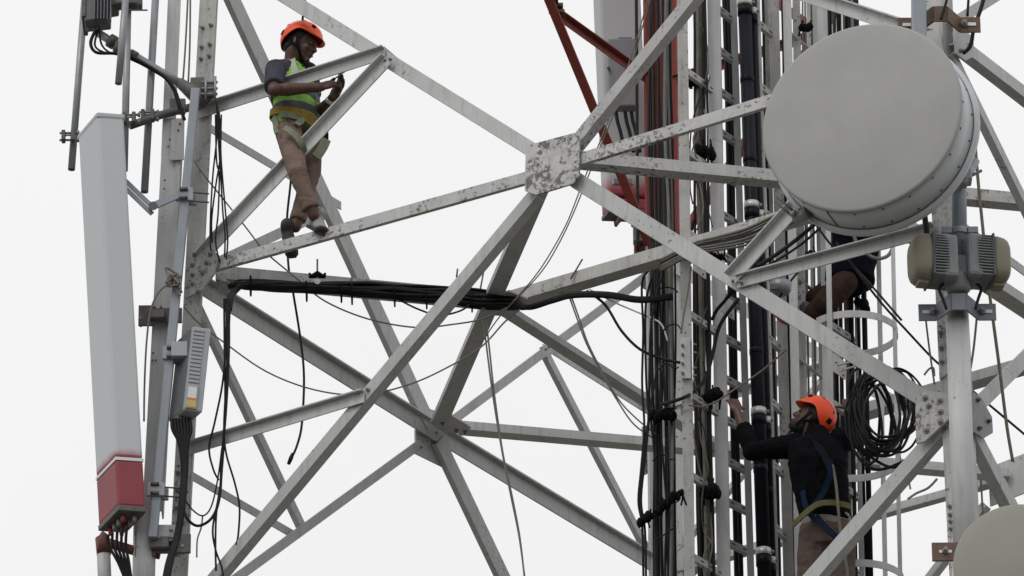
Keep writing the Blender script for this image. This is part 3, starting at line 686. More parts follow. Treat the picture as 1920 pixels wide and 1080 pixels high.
wire('hanging_cable', [(1100, 545, -.65), (1135, 572, -.65), (1165, 620, -.65), (1200, 655, -.66), (1240, 672, -.7), (1275, 680, -.75)], .009, BLACK, 'black cable curving down from the beam into the feeder cables', 'cable')
wire('hanging_wire', [(1105, 542, -.65), (1150, 566, -.68), (1215, 594, -.7), (1240, 608, -.72), (1252, 640, -.72)], .0055, LABEL_SLOT, 'pale wire running from the beam into the feeder cables', 'wire')

# ================================================================== right corner: dishes, radios, brackets
def dish(name, cx, cy, dq, R, depth, yaw, label, face, shroud, detail=True):
    ax = (-EQ*math.cos(yaw)-ER*math.sin(yaw)).normalized()
    c = at(cx, cy, dq)                         # centre of the front face
    t = thing(name, c-ax*depth, label, 'dish')
    MB().lathe(c, ax, [(-.03, R*.995), (-.012, R), (-.003, R*.992), (.0, R*.97), (.010, R*.8), (.022, R*.5), (.03, R*.2), (.032, .0)], 72).build('radome', face, t)
    sh_ = MB().lathe(c, ax, [(-depth, R*.985), (-.03, R*.985), (-.029, R*.9)], 72).build('shroud', shroud, t)
    MB().lathe(c-ax*depth, ax, [(-.02, R*.99), (-.018, R*1.035), (.016, R*1.035), (.018, R*.99)], 72).build('rim', shroud, t)
    MB().lathe(c-ax*depth, -ax, [(0.02, R*.98), (.10, R*.8), (.17, R*.5), (.2, R*.2), (.24, .09), (.36, .09)], 40).build('reflector', shroud, t)
    if detail:
        a = ax.orthogonal().normalized(); b = ax.cross(a); pts = []
        MB().lathe(c-ax*(depth-.018), ax, [(-.004, R*.992), (.006, R*.992)], 72).build('seam', DARKST, t)
        for i in range(22):
            an = i*2*math.pi/22+.1; dr = a*math.cos(an)+b*math.sin(an)
            for d_ in (.055, depth-.05):
                p = c-ax*d_+dr*R*.985
                me = MB().lathe(p, dr, [(0, .008), (.004, .007)], 6).build('rivet', DARKST, sh_)
        dn = (-EZ+ax*EZ.dot(ax)).normalized(); sd_ = ax.cross(dn)
        for an in (-.42,):
            dr = dn*math.cos(an)+sd_*math.sin(an)
            MB().box(c-ax*(depth/2+.02)+dr*R*.986, ax*(depth/2-.03), dr*.003, dr.cross(ax)*.004).build('seam', DARKST, t)
    return t, c, ax
D1, dc, dax = dish('dish_antenna', 1615, 219, -4.62, .595, .27, .36, 'large round grey dish antenna with shallow drum in front of the right leg', DISH, SHROUD)
D2, dc2, dax2 = dish('dish_antenna', 1912, 1058, -4.75, .365, .16, .10, 'smaller beige dish antenna in the bottom right corner', DISH2, SHROUD, False)
BQ = -3.95
# upright pipes on the right leg
t = thing('mount_pipe', at(1800, 505, -4.2), 'blue grey upright pipe holding the large dish and the twin radios', 'pipe')
MB().tube([at(1796, 190, -4.2), at(1800, 500, -4.2)], .043, 18).build('tube', GALVB, t)
MB().tube([at(1800, 497, -4.2), at(1800, 505, -4.2)], [.043, .04], 18).build('end_cap', DARKST, t)
for y in (436, 492):
    c = at(1799, y, -4.2); MB().lathe(c-EZ*.02, EZ, [(0, .055), (.04, .055)], 18).box(c+ER*.075, ER*.03, EZ*.02, EQ*.04).box(c-ER*.075, ER*.03, EZ*.02, EQ*.04).build('ring_clamp', GALVB, t, .004)
MB().box(at(1812, 330, -4.25), ER*.03, EZ*.045, EQ*.05).build('dish_bracket', GALV, t, .01)
MB().cyl(at(1804, 338, -4.3), at(1840, 320, -4.25), .009, 8).build('threaded_rod', DARKST, t)
MB().cyl(at(1806, 348, -4.3), at(1830, 302, -4.2), .022, 10).build('swivel', GALV, t)
t = thing('mount_pipe', at(1820, 1140, -4.12), 'thick white upright pipe clamped along the lower right leg', 'pipe')
MB().tube([at(1792, 520, -4.12), at(1814, 1150, -4.12)], .066, 20).build('tube', WHITE, t)
t = thing('mount_tube', at(1722, 100, -4.1), 'pale blue square tube rising behind the top of the large dish', 'tube')
MB().bar(at(1722, -60, -4.15), at(1724, 140, -4.15), .085, .085, ER).build('tube', GALVB, t, .008)
# V clamp below the radios
c = at(1796, 577, -4.2)
t = thing('v_clamp', c, 'dark grey V-shaped steel clamp below the twin radios', 'clamp')
def vclamp(t, c, mt, wing, h, drop, gap=.0):
    pr = [(-wing-.12, .06), (-.12, .06), (-.04, -.075), (.04, -.075), (.12, .06), (wing+.12, .06)]
    pts = [c+ER*a+EQ*b for a, b in pr]; mb = MB()
    for i in range(5):
        a, b = pts[i], pts[i+1]; mb.box((a+b)/2, (b-a)/2, EZ*h, (b-a).cross(EZ).normalized()*.006)
    mb.build('plate', mt, t, .002)
    for s_ in (-1, 1):
        MB().box(c+ER*s_*(wing*.5+.12)+EQ*.05, ER*wing*.28, EZ*.01, EQ*.003).build('slot', LABEL_SLOT, t)  # solid white bar painted as bright sky showing through the open slot
        MB().lathe(c+ER*s_*(wing*.22+.12)+EQ*.052, -EQ, [(0, .02), (.014, .02), (.015, .011), (.05, .011)], 8).build('bolt', BOLT, t)
vclamp(t, c, mat('slate_steel', (.20, .215, .24), .5, .2, .1), .10, .052, 0)
c = at(1762, 38, -4.05)
t = thing('v_clamp', c, 'brown V-shaped clamp round the right leg above the large dish', 'clamp')
vclamp(t, c, RUSTB, .12, .05, 0)
c = at(1776, 1035, -4.3)
t = thing('v_clamp', c, 'rust brown clamp plate left of the smaller beige dish', 'clamp')
MB().box(c, ER*.085, EZ*.056, EQ*.008).build('plate', RUSTB, t, .003)
MB().box(c-EQ*.009-ER*.01, ER*.035, EZ*.008, EQ*.002).build('slot', LABEL_SLOT, t)  # white strip, sky seen through the slot put in as colour
MB().lathe(c-EQ*.008-ER*.012, -EQ, [(0, .018), (.014, .018), (.015, .01), (.05, .01)], 8).build('bolt', BOLT, t)
MB().box(c+ER*.09+EQ*.09, ER*.02, EZ*.05, EQ*.1).build('plate', RUSTB, t, .003)
# twin microwave radios on a coupler
cpl = thing('radio_coupler', at(1797, 540, -4.3), 'grey cast coupler joining the two tan capped radios', 'coupler')
MB().box(at(1784, 505, -4.26), ER*.10, EZ*.07, EQ*.06).build('body', RRUD, cpl, .02)
MB().lathe(at(1797, 550, -4.25), EZ, [(0, .05), (.02, .07), (.10, .075), (.14, .06), (.16, .05)], 16).build('flange', ODU, cpl)
for k_ in (-1, 1): MB().box(at(1797+34*k_, 520, -4.24), ER*.03, EZ*.05, EQ*.04).build('arm', ODU, cpl, .01)
MB().box(at(1770, 452, -4.26), ER*.035, EZ*.035, EQ*.03).build('lug', RRU, cpl, .01)
MB().box(at(1785, 480, -4.31), ER*.012, EZ*.06, EQ*.008).build('label', LABEL_SLOT, cpl)
for sgn, cx, lab in ((-1, 1762, 'finned grey microwave radio with tan cap, left one of the pair'), (1, 1834, 'finned grey microwave radio with tan cap, right one of the pair')):
    c = at(cx, 487, -4.28+.03*sgn); t = thing('microwave_radio', c-EZ*.15, lab, 'radio')
    ax = (ER*sgn*.97+EQ*.2*sgn).normalized(); n_ = ax.cross(EZ)
    MB().box(c-ax*.045, ax*.05, EZ*.15, n_*.12).build('body', ODU, t, .025)
    MB().box(c+ax*.02, ax*.055, EZ*.145, n_*.105).build('core', RRUD, t, .01)
    for i in range(15):
        zz = -.135+.0193*i
        MB().box(c+ax*.018+EZ*zz, ax*.048, EZ*.0045, n_*(.135-.02*(abs(zz)/.135)**3)).build('fin', ODU, t, .003)
    for k_ in (-1, 1): MB().box(c+ax*.07, ax*.008, EZ*.15, n_*.135).build('flange', ODU, t, .01)
    cap = MB(); secs = []
    for d_, g_ in ((0., 1.), (.03, 1.0), (.07, .95), (.095, .86), (.11, .70), (.116, .45), (.118, .02)):
        ring_ = []
        for j in range(32):
            an = 2*math.pi*j/32; cx_, sx_ = math.cos(an), math.sin(an)
            ring_.append(c+ax*(.078+d_)+n_*(.13*g_*abs(cx_)**.55*(1 if cx_ > 0 else -1))+EZ*(.16*g_*abs(sx_)**.55*(1 if sx_ > 0 else -1)))
        secs.append(ring_)
    cap.add([p for r_ in secs for p in r_], [(i*32+j, i*32+(j+1) % 32, (i+1)*32+(j+1) % 32, (i+1)*32+j) for i in range(len(secs)-1) for j in range(32)]+[tuple(range(31, -1, -1))], True)
    cap.build('cap', TAN, t)
    MB().box(c+ax*.12-EZ*.165, ax*.035, n_*.045, EZ*.012).build('latch', TAN, t, .006)
    MB().tube(spline([c-ax*.02-EZ*.15, c-ax*.01-EZ*.19+ER*.02*sgn, c-EZ*.26-ER*.01*sgn, c-EZ*.33-ER*.03*sgn]), .010, 8).build('pigtail', BLACK, t)
    MB().tube([c-ax*.10+EZ*.14, c-ax*.04+EZ*.18, c+ax*.04+EZ*.14], .010, 8).build('handle', ODU, t)
    t.scale = (.9, .9, .9)
# dish strut, lower left of the dish
t = thing('dish_strut', at(1470, 420, -4.2), 'grey clamp fitting with threaded rods at the lower left rim of the dish', 'clamp')
MB().cyl(at(1490, 410, -4.25), at(1515, 398, -4.3), .04, 12).build('barrel', GALV, t)
for dx, dy in ((0, 0), (4, -8)): MB().cyl(at(1452+dx, 377+dy, -4.2), at(1494+dx, 412+dy, -4.22), .008, 8).build('threaded_rod', DARKST, t)
for dx in (0, 10): MB().cyl(at(1484+dx, 404-dx*.3, -4.3), at(1492+dx, 396-dx*.3, -4.3), .016, 6).build('nut', BOLT, t)
# loose cables on the right
wire('hanging_cable', [(1850, -20, -3.9), (1838, 20, -3.9), (1826, 52, -3.9), (1820, 85, -3.9), (1806, 100, -3.9)], .012, BLACK, 'black cable curving down to the right leg joint at the top', 'cable')
wire('hanging_cable', [(1817, -20, -3.9), (1814, 30, -3.9)], .008, BLACK, 'short black cable behind the brown clamp at the top right', 'cable')
wire('hanging_cable', [(1780, -20, -4.15), (1772, 12, -4.15), (1764, 36, -4.15)], .008, BLACK, 'thin black cable crossing the brown clamp on the right leg', 'cable')
wire('twisted_rope', [(1826, 240, -3.6), (1834, 340, -3.6), (1842, 420, -3.6), (1853, 530, -3.6), (1862, 600, -3.6), (1874, 690, -3.6), (1888, 800, -3.6), (1899, 865, -3.6)], .010, ROPE, 'beige twisted rope hanging to the right of the twin radios', 'rope')
wire('hanging_cable', [(1733, 400, -3.9), (1736, 422, -3.9), (1738, 440, -3.9)], .018, BLACK, 'thick black cable stub between the large dish and the left radio', 'cable')
wire('hanging_wire', [(1735, 592, -3.9), (1742, 650, -3.9), (1752, 720, -3.9)], .006, GREYC, 'grey wire hanging from the left end of the V clamp', 'wire')
wire('hanging_wire', [(1832, 590, -3.7), (1826, 650, -3.7), (1820, 690, -3.7)], .007, GREYC, 'grey wire hanging from the right end of the V clamp', 'wire')
wire('hanging_wire', [(1568, 455, -3.), (1600, 500, -3.), (1650, 565, -3.), (1700, 620, -3.), (1752, 675, -3.), (1790, 705, -3.), (1850, 755, -3.), (1930, 822, -3.)], .008, BLACK, 'black wire slanting down behind the right leg', 'wire')
wire('hanging_wire', [(1757, 898, -3.9), (1740, 915, -3.9), (1718, 925, -3.9), (1702, 936, -3.9)], .007, GREYC, 'short pale wire end sticking out left of the lower right leg', 'wire')
wire('hanging_wire', [(1700, 880, -2.), (1704, 900, -2.), (1707, 917, -2.)], .006, GREYC, 'short grey wire end below the cable coil', 'wire')
wire('hanging_wire', [(1733, 703, -3.9), (1742, 692, -3.9), (1750, 690, -3.9), (1752, 705, -3.9)], .006, GREYC, 'hooked pale wire end just left of the right leg', 'wire')
wire('hanging_rope', [(1839, 900, -3.6), (1841, 930, -3.6), (1843, 966, -3.6)], .006, ROPE, 'thin yellowish rope above the smaller dish', 'rope')

# ================================================================== far corner: second antenna behind the red bracing
ant2_mat = spray_mat('sprayed_radome_far', (.44, .45, .46), (.30, .045, .06), .16, .16)
A2, SEC2 = panel_antenna('panel_antenna', 1118, -160, 1142, 398, 4.1, ER*.30+EQ*.03, -ER*.05+EQ*.14, .05,
    'pale panel antenna with red lower end standing behind the red bracing', ant2_mat, False)
MB().box(at(1168, 340, 4.09), ER*.075, EZ*.03, EQ*.012).build('handle_plate', GALV, A2, .004)
MB().box(at(1168, 340, 4.075), ER*.062, EZ*.018, EQ*.004).build('handle_slot', RRUD, A2)
t = thing('radio_unit', at(1166, 212, 3.98), 'slate grey radio box in front of the far panel antenna', 'radio')
MB().box(at(1167, 141, 3.98), ER*.105, EZ*.275, EQ*.05).build('housing', mat('slate_housing', (.20, .205, .23), .5, var=.05), t, .012)
MB().box(at(1172, 72, 3.98), ER*.05, EZ*.012, EQ*.03).build('handle', RRU, t, .004)
MB().cyl(at(1141, 128, 3.9), at(1141, 128, 3.93), .012, 8).build('lock', DARKST, t)
for x in (1155, 1172, 1184):
    wire('radio_cable', [(x, 210, 3.98), (x+3, 228, 3.98), (x+9, 250, 3.98), (x+16, 285, 3.98)], .014, BLACK, 'short black cable under the slate grey radio box', 'cable', 'cables under the far radio box')
wire('hanging_cable', [(1193, -10, 3.5), (1194, 120, 3.5), (1195, 300, 3.5), (1196, 470, 3.5)], .012, BLACK, 'black cable running straight down along the red tower leg', 'cable')
t = thing('junction_box', at(1199, 458, 3.6), 'small dark grey box below the far panel antenna', 'box')
MB().box(at(1199, 438, 3.6), ER*.045, EZ*.075, EQ*.04).build('housing', RRUD, t, .006)
MB().cyl(at(1194, 447, 3.54), at(1194, 447, 3.56), .008, 8).build('screw', CLAMP, t)
t = thing('antenna_clamp', da(1045, 8), 'toothed dark clamp on the upper end of the red brace', 'clamp')
for i, (x, y) in enumerate(((1034, 3), (1043, 14), (1046, 26))):
    MB().box(da(x+2, y, -.03), ER*.04, EZ*.012, EQ*.05).build('tooth', RUSTB, t, .003)

# ================================================================== ladders and cable runs in the middle
def ladder(label, rails, dy, y_first, slot=True, rungw=.045, group=None, round_=False):
    """rails: [(x at top, x at bottom, width px, dq, material, flange side, flange depth)]; rungs run from the first rail to the last"""
    base = at(rails[0][1], 1140, rails[0][3])
    t = thing('cable_ladder', base, label, 'ladder', group)
    for x0, x1, w, dq, mt, sd_, dep in rails:
        e = (x1-x0)/1080
        rail_part(t, 'rail', x0-60*e, -60, x1+80*e, 1160, dq, w, dep, mt, sd_)
    a, b = rails[0], rails[-1]
    y = y_first
    while y < 1150:
        f = y/1080
        pa = at(a[0]+(a[1]-a[0])*f, y, a[3]+.03)
        pb = at(b[0]+(b[1]-b[0])*f, y, b[3]+.02); pb.z = pa.z
        if round_:
            MB().cyl(pa, pb, .011, 8).build('rung', WHITE, t)
        else:
            d = (pb-pa).normalized(); n = EZ.cross(d); n = n if n.dot(EQ) < 0 else -n
            r = MB().sweep(pa, pb, [(-rungw/2, 0), (rungw/2, 0), (rungw/2, -.006), (-rungw/2+.006, -.006), (-rungw/2+.006, -.03), (-rungw/2, -.03)], EZ, n).build('rung', WHITE, t)
            if slot:
                L = (pb-pa).length; k_ = max(2, int(L/.09))
                mb = MB()
                for i in range(k_):
                    c = pa.lerp(pb, (i+.5)/k_)+n*.0015; mb.box(c, d*.016, EZ*.005, n*.0012)
                so_ = mb.build('slots', DARKST, r); so_['kind'] = 'stuff'
        y += dy
    return t
ladder('white cable ladder nearest the far leg, its wide rail bolted at a splice', [(1279, 1293, 20, -.95, DIRTY, -1, .07), (1338, 1357, 24, -.62, WHITE, 0, .05)], 152, 150-24)
ladder('narrow white cable ladder just left of the black conduits', [(1347, 1366, 8, -.50, WHITE, 1, .04), (1375, 1408, 13, -.33, WHITE, -1, .05)], 77, 14)
ladder('white cable ladder just right of the black conduits', [(1420, 1455, 10, -.42, DIRTY, 1, .06), (1451, 1479, 19, -.22, DIRTY, 1, .08)], 118, 40)
ladder('white ladder of plain round rungs left of the safety cage', [(1476, 1499, 16, -.30, WHITE, 1, .07), (1493, 1512, 15, -.16, DIRTY, -1, .06), (1529, 1550, 13, .05, WHITE, 1, .04)], 152, 58, round_=True)
ladder('white cable ladder inside the safety cage, carrying thin cables', [(1541, 1558, 20, -.12, WHITE, -1, .06), (1598, 1616, 11, .2, WHITE, -1, .05)], 146, 310)
# splice plate on the widest rail
t = thing('splice_plate', at(1284, 705, -.99), 'bolted splice plate on the widest ladder rail', 'plate')
MB().box(at(1286, 672, -.965), ER*.029, EZ*.14, EQ*.007).build('plate', WHITE, t, .003)
bolts(t, [at(x, y, -.975) for x in (1280,) for y in (648, 665, 682, 700)], -EQ, .011)
bolts(t, [at(1299, y, -.95) for y in (646, 661, 690, 704)], ER, .011)
# single flat bars and grey stringers
for x0, x1, w, q, lab in ((1436, 1462, 9, -.05, 'dim grey upright bar behind the ladder right of the conduits'), (1516, 1534, 9, .5, 'dim grey upright bar behind the round rung ladder')):
    t = thing('upright_bar', at(x1, 1140, q), lab, 'bar')
    rail_part(t, 'rail', x0, -60, x1, 1160, q, w, .08, DIRTY, 1)
# black conduits with bright clamps
for x0, x1, r, q, lab in ((1396, 1433, .044, -.48, 'thick black conduit with bright clamps up the middle of the tower'), (1412, 1448, .024, -.44, 'thinner black conduit right beside the thick one')):
    t = thing('conduit', at(x1, 1140, q), lab, 'conduit')
    MB().tube([at(x0-2, -60, q), at(x0+(x1-x0)*.5, 540, q), at(x1+3, 1160, q)], r, 18).build('pipe', CONDUIT, t)
    for y in (6, 386, 773, 1036):
        y += 0 if r > .03 else 16
        f = y/1080; c = at(x0+(x1-x0)*f, y, q)
        MB().lathe(c-EZ*.022, EZ, [(0, r*1.02), (0, r*1.13), (.044, r*1.13), (.044, r*1.02)], 18).build('clamp', CLAMP, t)
        MB().lathe(c-EZ*.09, EZ, [(0, r*1.02), (0, r*1.1), (.066, r*1.1), (.066, r*1.02)], 18).build('collar', CONDUIT, t)
        MB().cyl(c+ER*r*1.1-EQ*.01, c+ER*r*1.5-EQ*.01, .012, 6).build('clamp_bolt', BOLT, t)
    for y in (150, 300, 500, 660, 880):
        y += 0 if r > .03 else 40
        f = y/1080; c = at(x0+(x1-x0)*f, y, q)
        MB().lathe(c-EZ*.02, EZ, [(0, r), (0.002, r*1.06), (.038, r*1.06), (.04, r)], 18).build('joint', CONDUIT, t)

def cable_run(label, group, xs, q0, q1, mt, rr, wig=2.5, y0=-40, y1=1130, name='feeder_cable', n=6):
    """xs: list of (x top, x bottom)"""
    for i, (a, b) in enumerate(xs):
        ph = random.uniform(0, 6.28); q = random.uniform(q0, q1); k_ = 9
        pts = []
        for j in range(k_):
            f = j/(k_-1); y = y0+(y1-y0)*f
            pts.append((a+(b-a)*f+wig*(math.sin(ph+f*7)*.7+random.uniform(-.5, .5)), y, q))
        m_ = mt if not isinstance(mt, (list, tuple)) else random.choice(mt)
        wire(name, pts, rr if not isinstance(rr, (list, tuple)) else random.choice(rr), m_, label, 'cable', group, n=n, sub=4)
# the big run hanging left of the first ladder
xs = [(x, x+random.uniform(6, 14)) for x in (1219, 1222, 1227, 1231, 1236, 1240, 1243, 1247, 1250, 1254, 1258)]
cable_run('black feeder cable in the dense run in front of the far tower leg', 'dense feeder cables by the far leg', xs, -.7, -.2, [BLACK, BLACK, BLACK, BLACK, GREYC], (.006, .007, .009, .011), 4.5)
cable_run('thicker black feeder cable at the right edge of the dense run', 'thick feeder cables by the far leg', [(1246, 1256), (1253, 1264)], -.5, -.4, BLACK, (.014, .018), 1.5)
# slack cables that bow out to the left of the run
for i, pts in enumerate(([(1236, 470), (1222, 500), (1204, 530), (1206, 620), (1204, 720), (1208, 800), (1202, 880), (1197, 940), (1204, 985), (1206, 1060), (1207, 1130)],
        [(1230, 500), (1212, 560), (1210, 640), (1212, 720), (1216, 790), (1208, 870), (1202, 940), (1209, 990), (1211, 1060), (1212, 1130)],
        [(1240, 520), (1222, 600), (1218, 680), (1218, 760), (1226, 840), (1230, 920), (1229, 1010), (1232, 1130)],
        [(1232, 690), (1217, 780), (1206, 860), (1200, 930), (1203, 970)])):
    wire('slack_cable', [(x, y, -.72) for x, y in pts], .0075, BLACK, 'thin black cable bowing out left of the dense run', 'cable', 'slack cables left of the dense run')
wire('cross_cable', [(1385, 560, -.8), (1350, 610, -.8), (1336, 665, -.8), (1322, 710, -.82), (1300, 735, -.9), (1276, 748, -1.0), (1240, 758, -.8)], .012, BLACK, 'black cable swinging across the first ladder into the dense run', 'cable')
wire('cross_cable', [(1380, 530, -1.1), (1362, 560, -1.), (1345, 580, -.9), (1335, 600, -.85)], .012, BLACK, 'black cable end bending off the front brace, upper one', 'cable')
wire('cross_cable', [(1400, 540, -1.1), (1378, 545, -1.), (1352, 572, -.9), (1338, 590, -.85)], .011, BLACK, 'black cable end bending off the front brace, lower one', 'cable')
wire('beige_rope', [(1296, 500, -1.1), (1290, 545, -1.1), (1282, 590, -1.1), (1277, 625, -1.1)], .006, ROPE, 'beige rope in front of the widest ladder rail', 'rope')
wire('pull_rope', [(1475, 655, -1.1), (1435, 690, -1.), (1400, 715, -.95), (1370, 735, -.95), (1345, 752, -.95), (1318, 762, -.95), (1292, 760, -1.)], .006, ROPE, 'pale rope stretched from the front brace to the first ladder rail, past the reaching hand', 'rope')
# runs between the rails
L2 = 'cable run inside the first ladder'
cable_run('olive grey cable hanging inside the first ladder', L2, [(1306, 1324), (1311, 1327)], -.7, -.6, BROWNC, (.014, .018), 3)
cable_run('thin black cable in the lower half of the dense run', 'dense feeder cables, lower half', [(1222, 1229), (1226, 1234), (1232, 1240), (1238, 1247), (1242, 1250), (1247, 1256)], -.7, -.3, BLACK, (.006, .007, .009), 5, y0=455)
cable_run('black cable hanging inside the first ladder', L2+', black', [(1301, 1312), (1317, 1334), (1321, 1338), (1304, 1316), (1309, 1320)], -.72, -.5, BLACK, (.007, .009, .011), 3)
cable_run('thick black cable inside the first ladder, below the beam', L2+', thick', [(1302, 1312), (1310, 1319), (1326, 1335)], -.6, -.45, BLACK, (.016, .02), 2, y0=470)
cable_run('black cable hanging between the first two ladders', 'cables left of the conduits', [(1357, 1382), (1361, 1386), (1366, 1391)], -.3, -.1, BLACK, (.009, .012, .016), 2)
cable_run('thin cable hanging right of the conduits', 'cables right of the conduits', [(1428, 1464), (1463, 1487), (1466, 1489), (1504, 1520), (1508, 1523), (1519, 1536)], -.15, .3, [BLACK, BLACK, GREYC], (.006, .009, .011), 2)
cable_run('thin cable on the ladder inside the safety cage', 'cables inside the safety cage', [(x, x+17+random.uniform(-2, 2)) for x in (1551, 1556, 1561, 1566, 1570, 1575, 1580, 1585, 1590)], .15, .35, [BLACK, BLACK, BROWNC, GREYC], (.007, .009, .012, .014), 2)
t = thing('conduit', at(1636, 1140, .1), 'black conduit hanging right of the caged ladder with a knot of tape', 'conduit')
MB().tube([at(1603, -60, .1), at(1620, 560, .1), at(1634, 1150, .1)], .018, 12).build('pipe', CONDUIT, t)
MB().tube([at(1596, 300, .12), at(1613, 700, .12), at(1627, 1150, .12)], .010, 10).build('pipe', CONDUIT, t)
rnd = random.Random(21)
for i in range(12):                                   # tangle of thin jumpers in and beside the first ladder
    x = rnd.uniform(1296, 1332); y = rnd.choice((rnd.uniform(20, 420), rnd.uniform(520, 1000)))
    pts = [(x, y, -.8)]
    for k_ in range(5):
        x = min(1336, max(1294, x+rnd.uniform(-16, 16))); y += rnd.uniform(25, 60); pts.append((x, y, -.8+rnd.uniform(-.05, .15)))
    wire('jumper_wire', pts, rnd.choice((.004, .005, .006)), rnd.choice((BLACK, BLACK, GREYC, BROWNC)), 'thin tangled jumper wire inside the first ladder', 'wire', 'tangled jumpers in the first ladder')
for i in range(8):                                    # short ties and tails crossing the dense run
    y = 470+i*78+rnd.uniform(-20, 20); x = rnd.uniform(1222, 1240)
    wire('cable_tie', [(x, y, -.76), (x+14, y-rnd.uniform(2, 16), -.78), (x+30, y-rnd.uniform(0, 20), -.8), (x+38, y-rnd.uniform(-6, 22), -.82)], .005, BLACK, 'thin black tie crossing the dense run of feeder cables', 'cable tie', 'ties across the dense run')
# black lumps of tape and cable grips
def lump(x, y, q, rx, rz, label, group=None, tilt=0., seed=1):
    rnd = random.Random(seed); mb = MB(); c = at(x, y, q)
    for i in range(7):
        f = (i/6-.5)*2; ax = (ER*math.cos(tilt)+EZ*math.sin(tilt))
        p = c+ax*rx*f*.8+EZ*rnd.uniform(-.3, .3)*rz
        s_ = rz*rnd.uniform(.5, .95)
        mb.ell(p, ER*s_*rnd.uniform(.5, .8), EQ*s_, EZ*s_*rnd.uniform(.7, 1.1), 6, 8)
    for i in range(4):
        p = c+ER*rx*rnd.uniform(-.9, .9); mb.cyl(p, p+EZ*rz*rnd.choice((-1.4, 1.4))+ER*rnd.uniform(-.02, .02), .006, 6)
    return tag(mb.build('cable_grip', TAPE), label, 'cable grip', group)
lump(1211, 972, -.75, .055, .045, 'black cable grip on the slack cables, lowest of the stepped three', tilt=.5, seed=3)
lump(1243, 950, -.75, .06, .045, 'black cable grip on the dense run, middle of the stepped three', tilt=.6, seed=4)
lump(1268, 930, -.95, .05, .045, 'black cable grip beside the wide rail, highest of the stepped three', tilt=.5, seed=5)
lump(1242, 778, -.75, .075, .05, 'black cable grip on the dense run above its gusset', tilt=.1, seed=6)
lump(1332, 922, -.75, .06, .065, 'round black cable grip inside the first ladder near the bottom', seed=7)
lump(1300, 152, -.7, .035, .04, 'black cable grip right of the wide rail at the top', seed=8)
lump(1322, 284, -.7, .06, .06, 'black cable grip inside the first ladder behind the front strut', tilt=-.3, seed=9)
lump(1510, 53, -.2, .035, .04, 'black cable grip on thin cables left of the dish top', seed=10)
lump(1618, 572, .0, .05, .045, 'black knot of tape on the conduit inside the cage', tilt=-.6, seed=11)
lump(1522, 478, -.3, .03, .04, 'black cable grip left of the hidden worker', seed=12)
lump(1330, 452, -.95, .09, .04, 'dark tangle of fittings on the beam at the first ladder', tilt=.2, seed=13)
lump(1345, 480, -1.0, .05, .03, 'dark tangle of ties where the front brace crosses the beam', tilt=-.2, seed=14)
lump(1335, 745, -.75, .07, .06, 'dark tangle of cable loops inside the first ladder', tilt=.4, seed=15)
# cables lying on the beam to the right of the bundle
for i in range(7):
    dy = (-6, -2, 2, 6, 10, 14, 4)[i]
    wire('beam_cable', [(1238, 494+dy, -1.05), (1300, 463+dy, -1.2), (1345, 452+dy*1.2, -1.3), (1400, 438+dy*1.5, -1.42), (1450, 415+dy*1.5, -1.55), (1520, 385+dy, -1.75)], .008 if i % 3 else .011,
         (GREYC, BROWNC, BLACK, GREYC)[i % 4], 'cable lying along the horizontal beam towards the dish', 'cable', 'cables along the horizontal beam')
for i, pts in enumerate(([(1420, 500), (1460, 474), (1500, 444), (1530, 418)], [(1425, 506), (1470, 480), (1510, 452), (1545, 420)])):
    wire('dish_cable', [(x, y, -1.6) for x, y in pts], .013 if i == 0 else .008, BLACK, 'black cable reaching from the middle to the lower rim of the dish', 'cable', 'cables to the dish rim')
wire('dish_cable', [(1528, 418, -1.2), (1555, 455, -1.2), (1585, 485, -1.2), (1620, 520, -1.2), (1690, 600, -1.4)], .008, BLACK, 'black cable slanting across the hidden worker', 'cable')
wire('dish_cable', [(1505, 500, -.9), (1480, 530, -.9), (1460, 560, -.9)], .007, BLACK, 'short black cable left of the caged bar', 'cable')
# front straps, brackets
for (x, y), q, lab in (((1312, 498), -1.0, 'bright perforated angle bracket under the front brace, left one'), ((1365, 575), -.75, 'bright perforated angle bracket under the front brace, right one'), ((1575, 688), -.9, 'perforated white bracket plate above the cable coil')):
    t = thing('angle_bracket', at(x, y, q), lab, 'bracket')
    w = .05 if x > 1500 else .04
    MB().prism([at(x+dx, y+dy, q) for dx, dy in ((-13, -26), (12, -8), (12, 26), (-13, 8))], EQ, .006).build('plate', WHITE, t)
    bolts(t, [at(x+dx, y+dy, q-.004) for dx, dy in ((-7, -8), (6, 4), (6, 16))], -EQ, .006, .006, DARKST)
for i in (0, 1):
    wire('u_rod', [(1570+8*i, 685+10*i, -.93), (1590+6*i, 680+9*i, -.98), (1606+4*i, 677+8*i, -1.02)], .007, WHITE, 'white rod sticking out of the bracket above the cable coil', 'rod', 'rods above the coil')
t = thing('work_lamp', at(1464, 552, -.9), 'blue grey round fitting behind the front brace, below the thin strut', 'fitting')
MB().lathe(at(1464, 545, -.9), EZ, [(-.02, .05), (.0, .065), (.05, .07), (.06, .05)], 20).build('drum', GALVB, t)
MB().box(at(1452, 538, -.97), ER*.03, EZ*.018, EQ*.01).build('grille', DARKST, t)
rs = thing('pipe_stub', at(1463, 605, -1.0), 'rusty fitting under the front brace beside the ladder', 'fitting')
MB().tube([at(1456, 588, -1.), at(1466, 598, -1.), at(1480, 606, -1.)], [.02, .026, .018], 8).build('stub', RUST, rs)

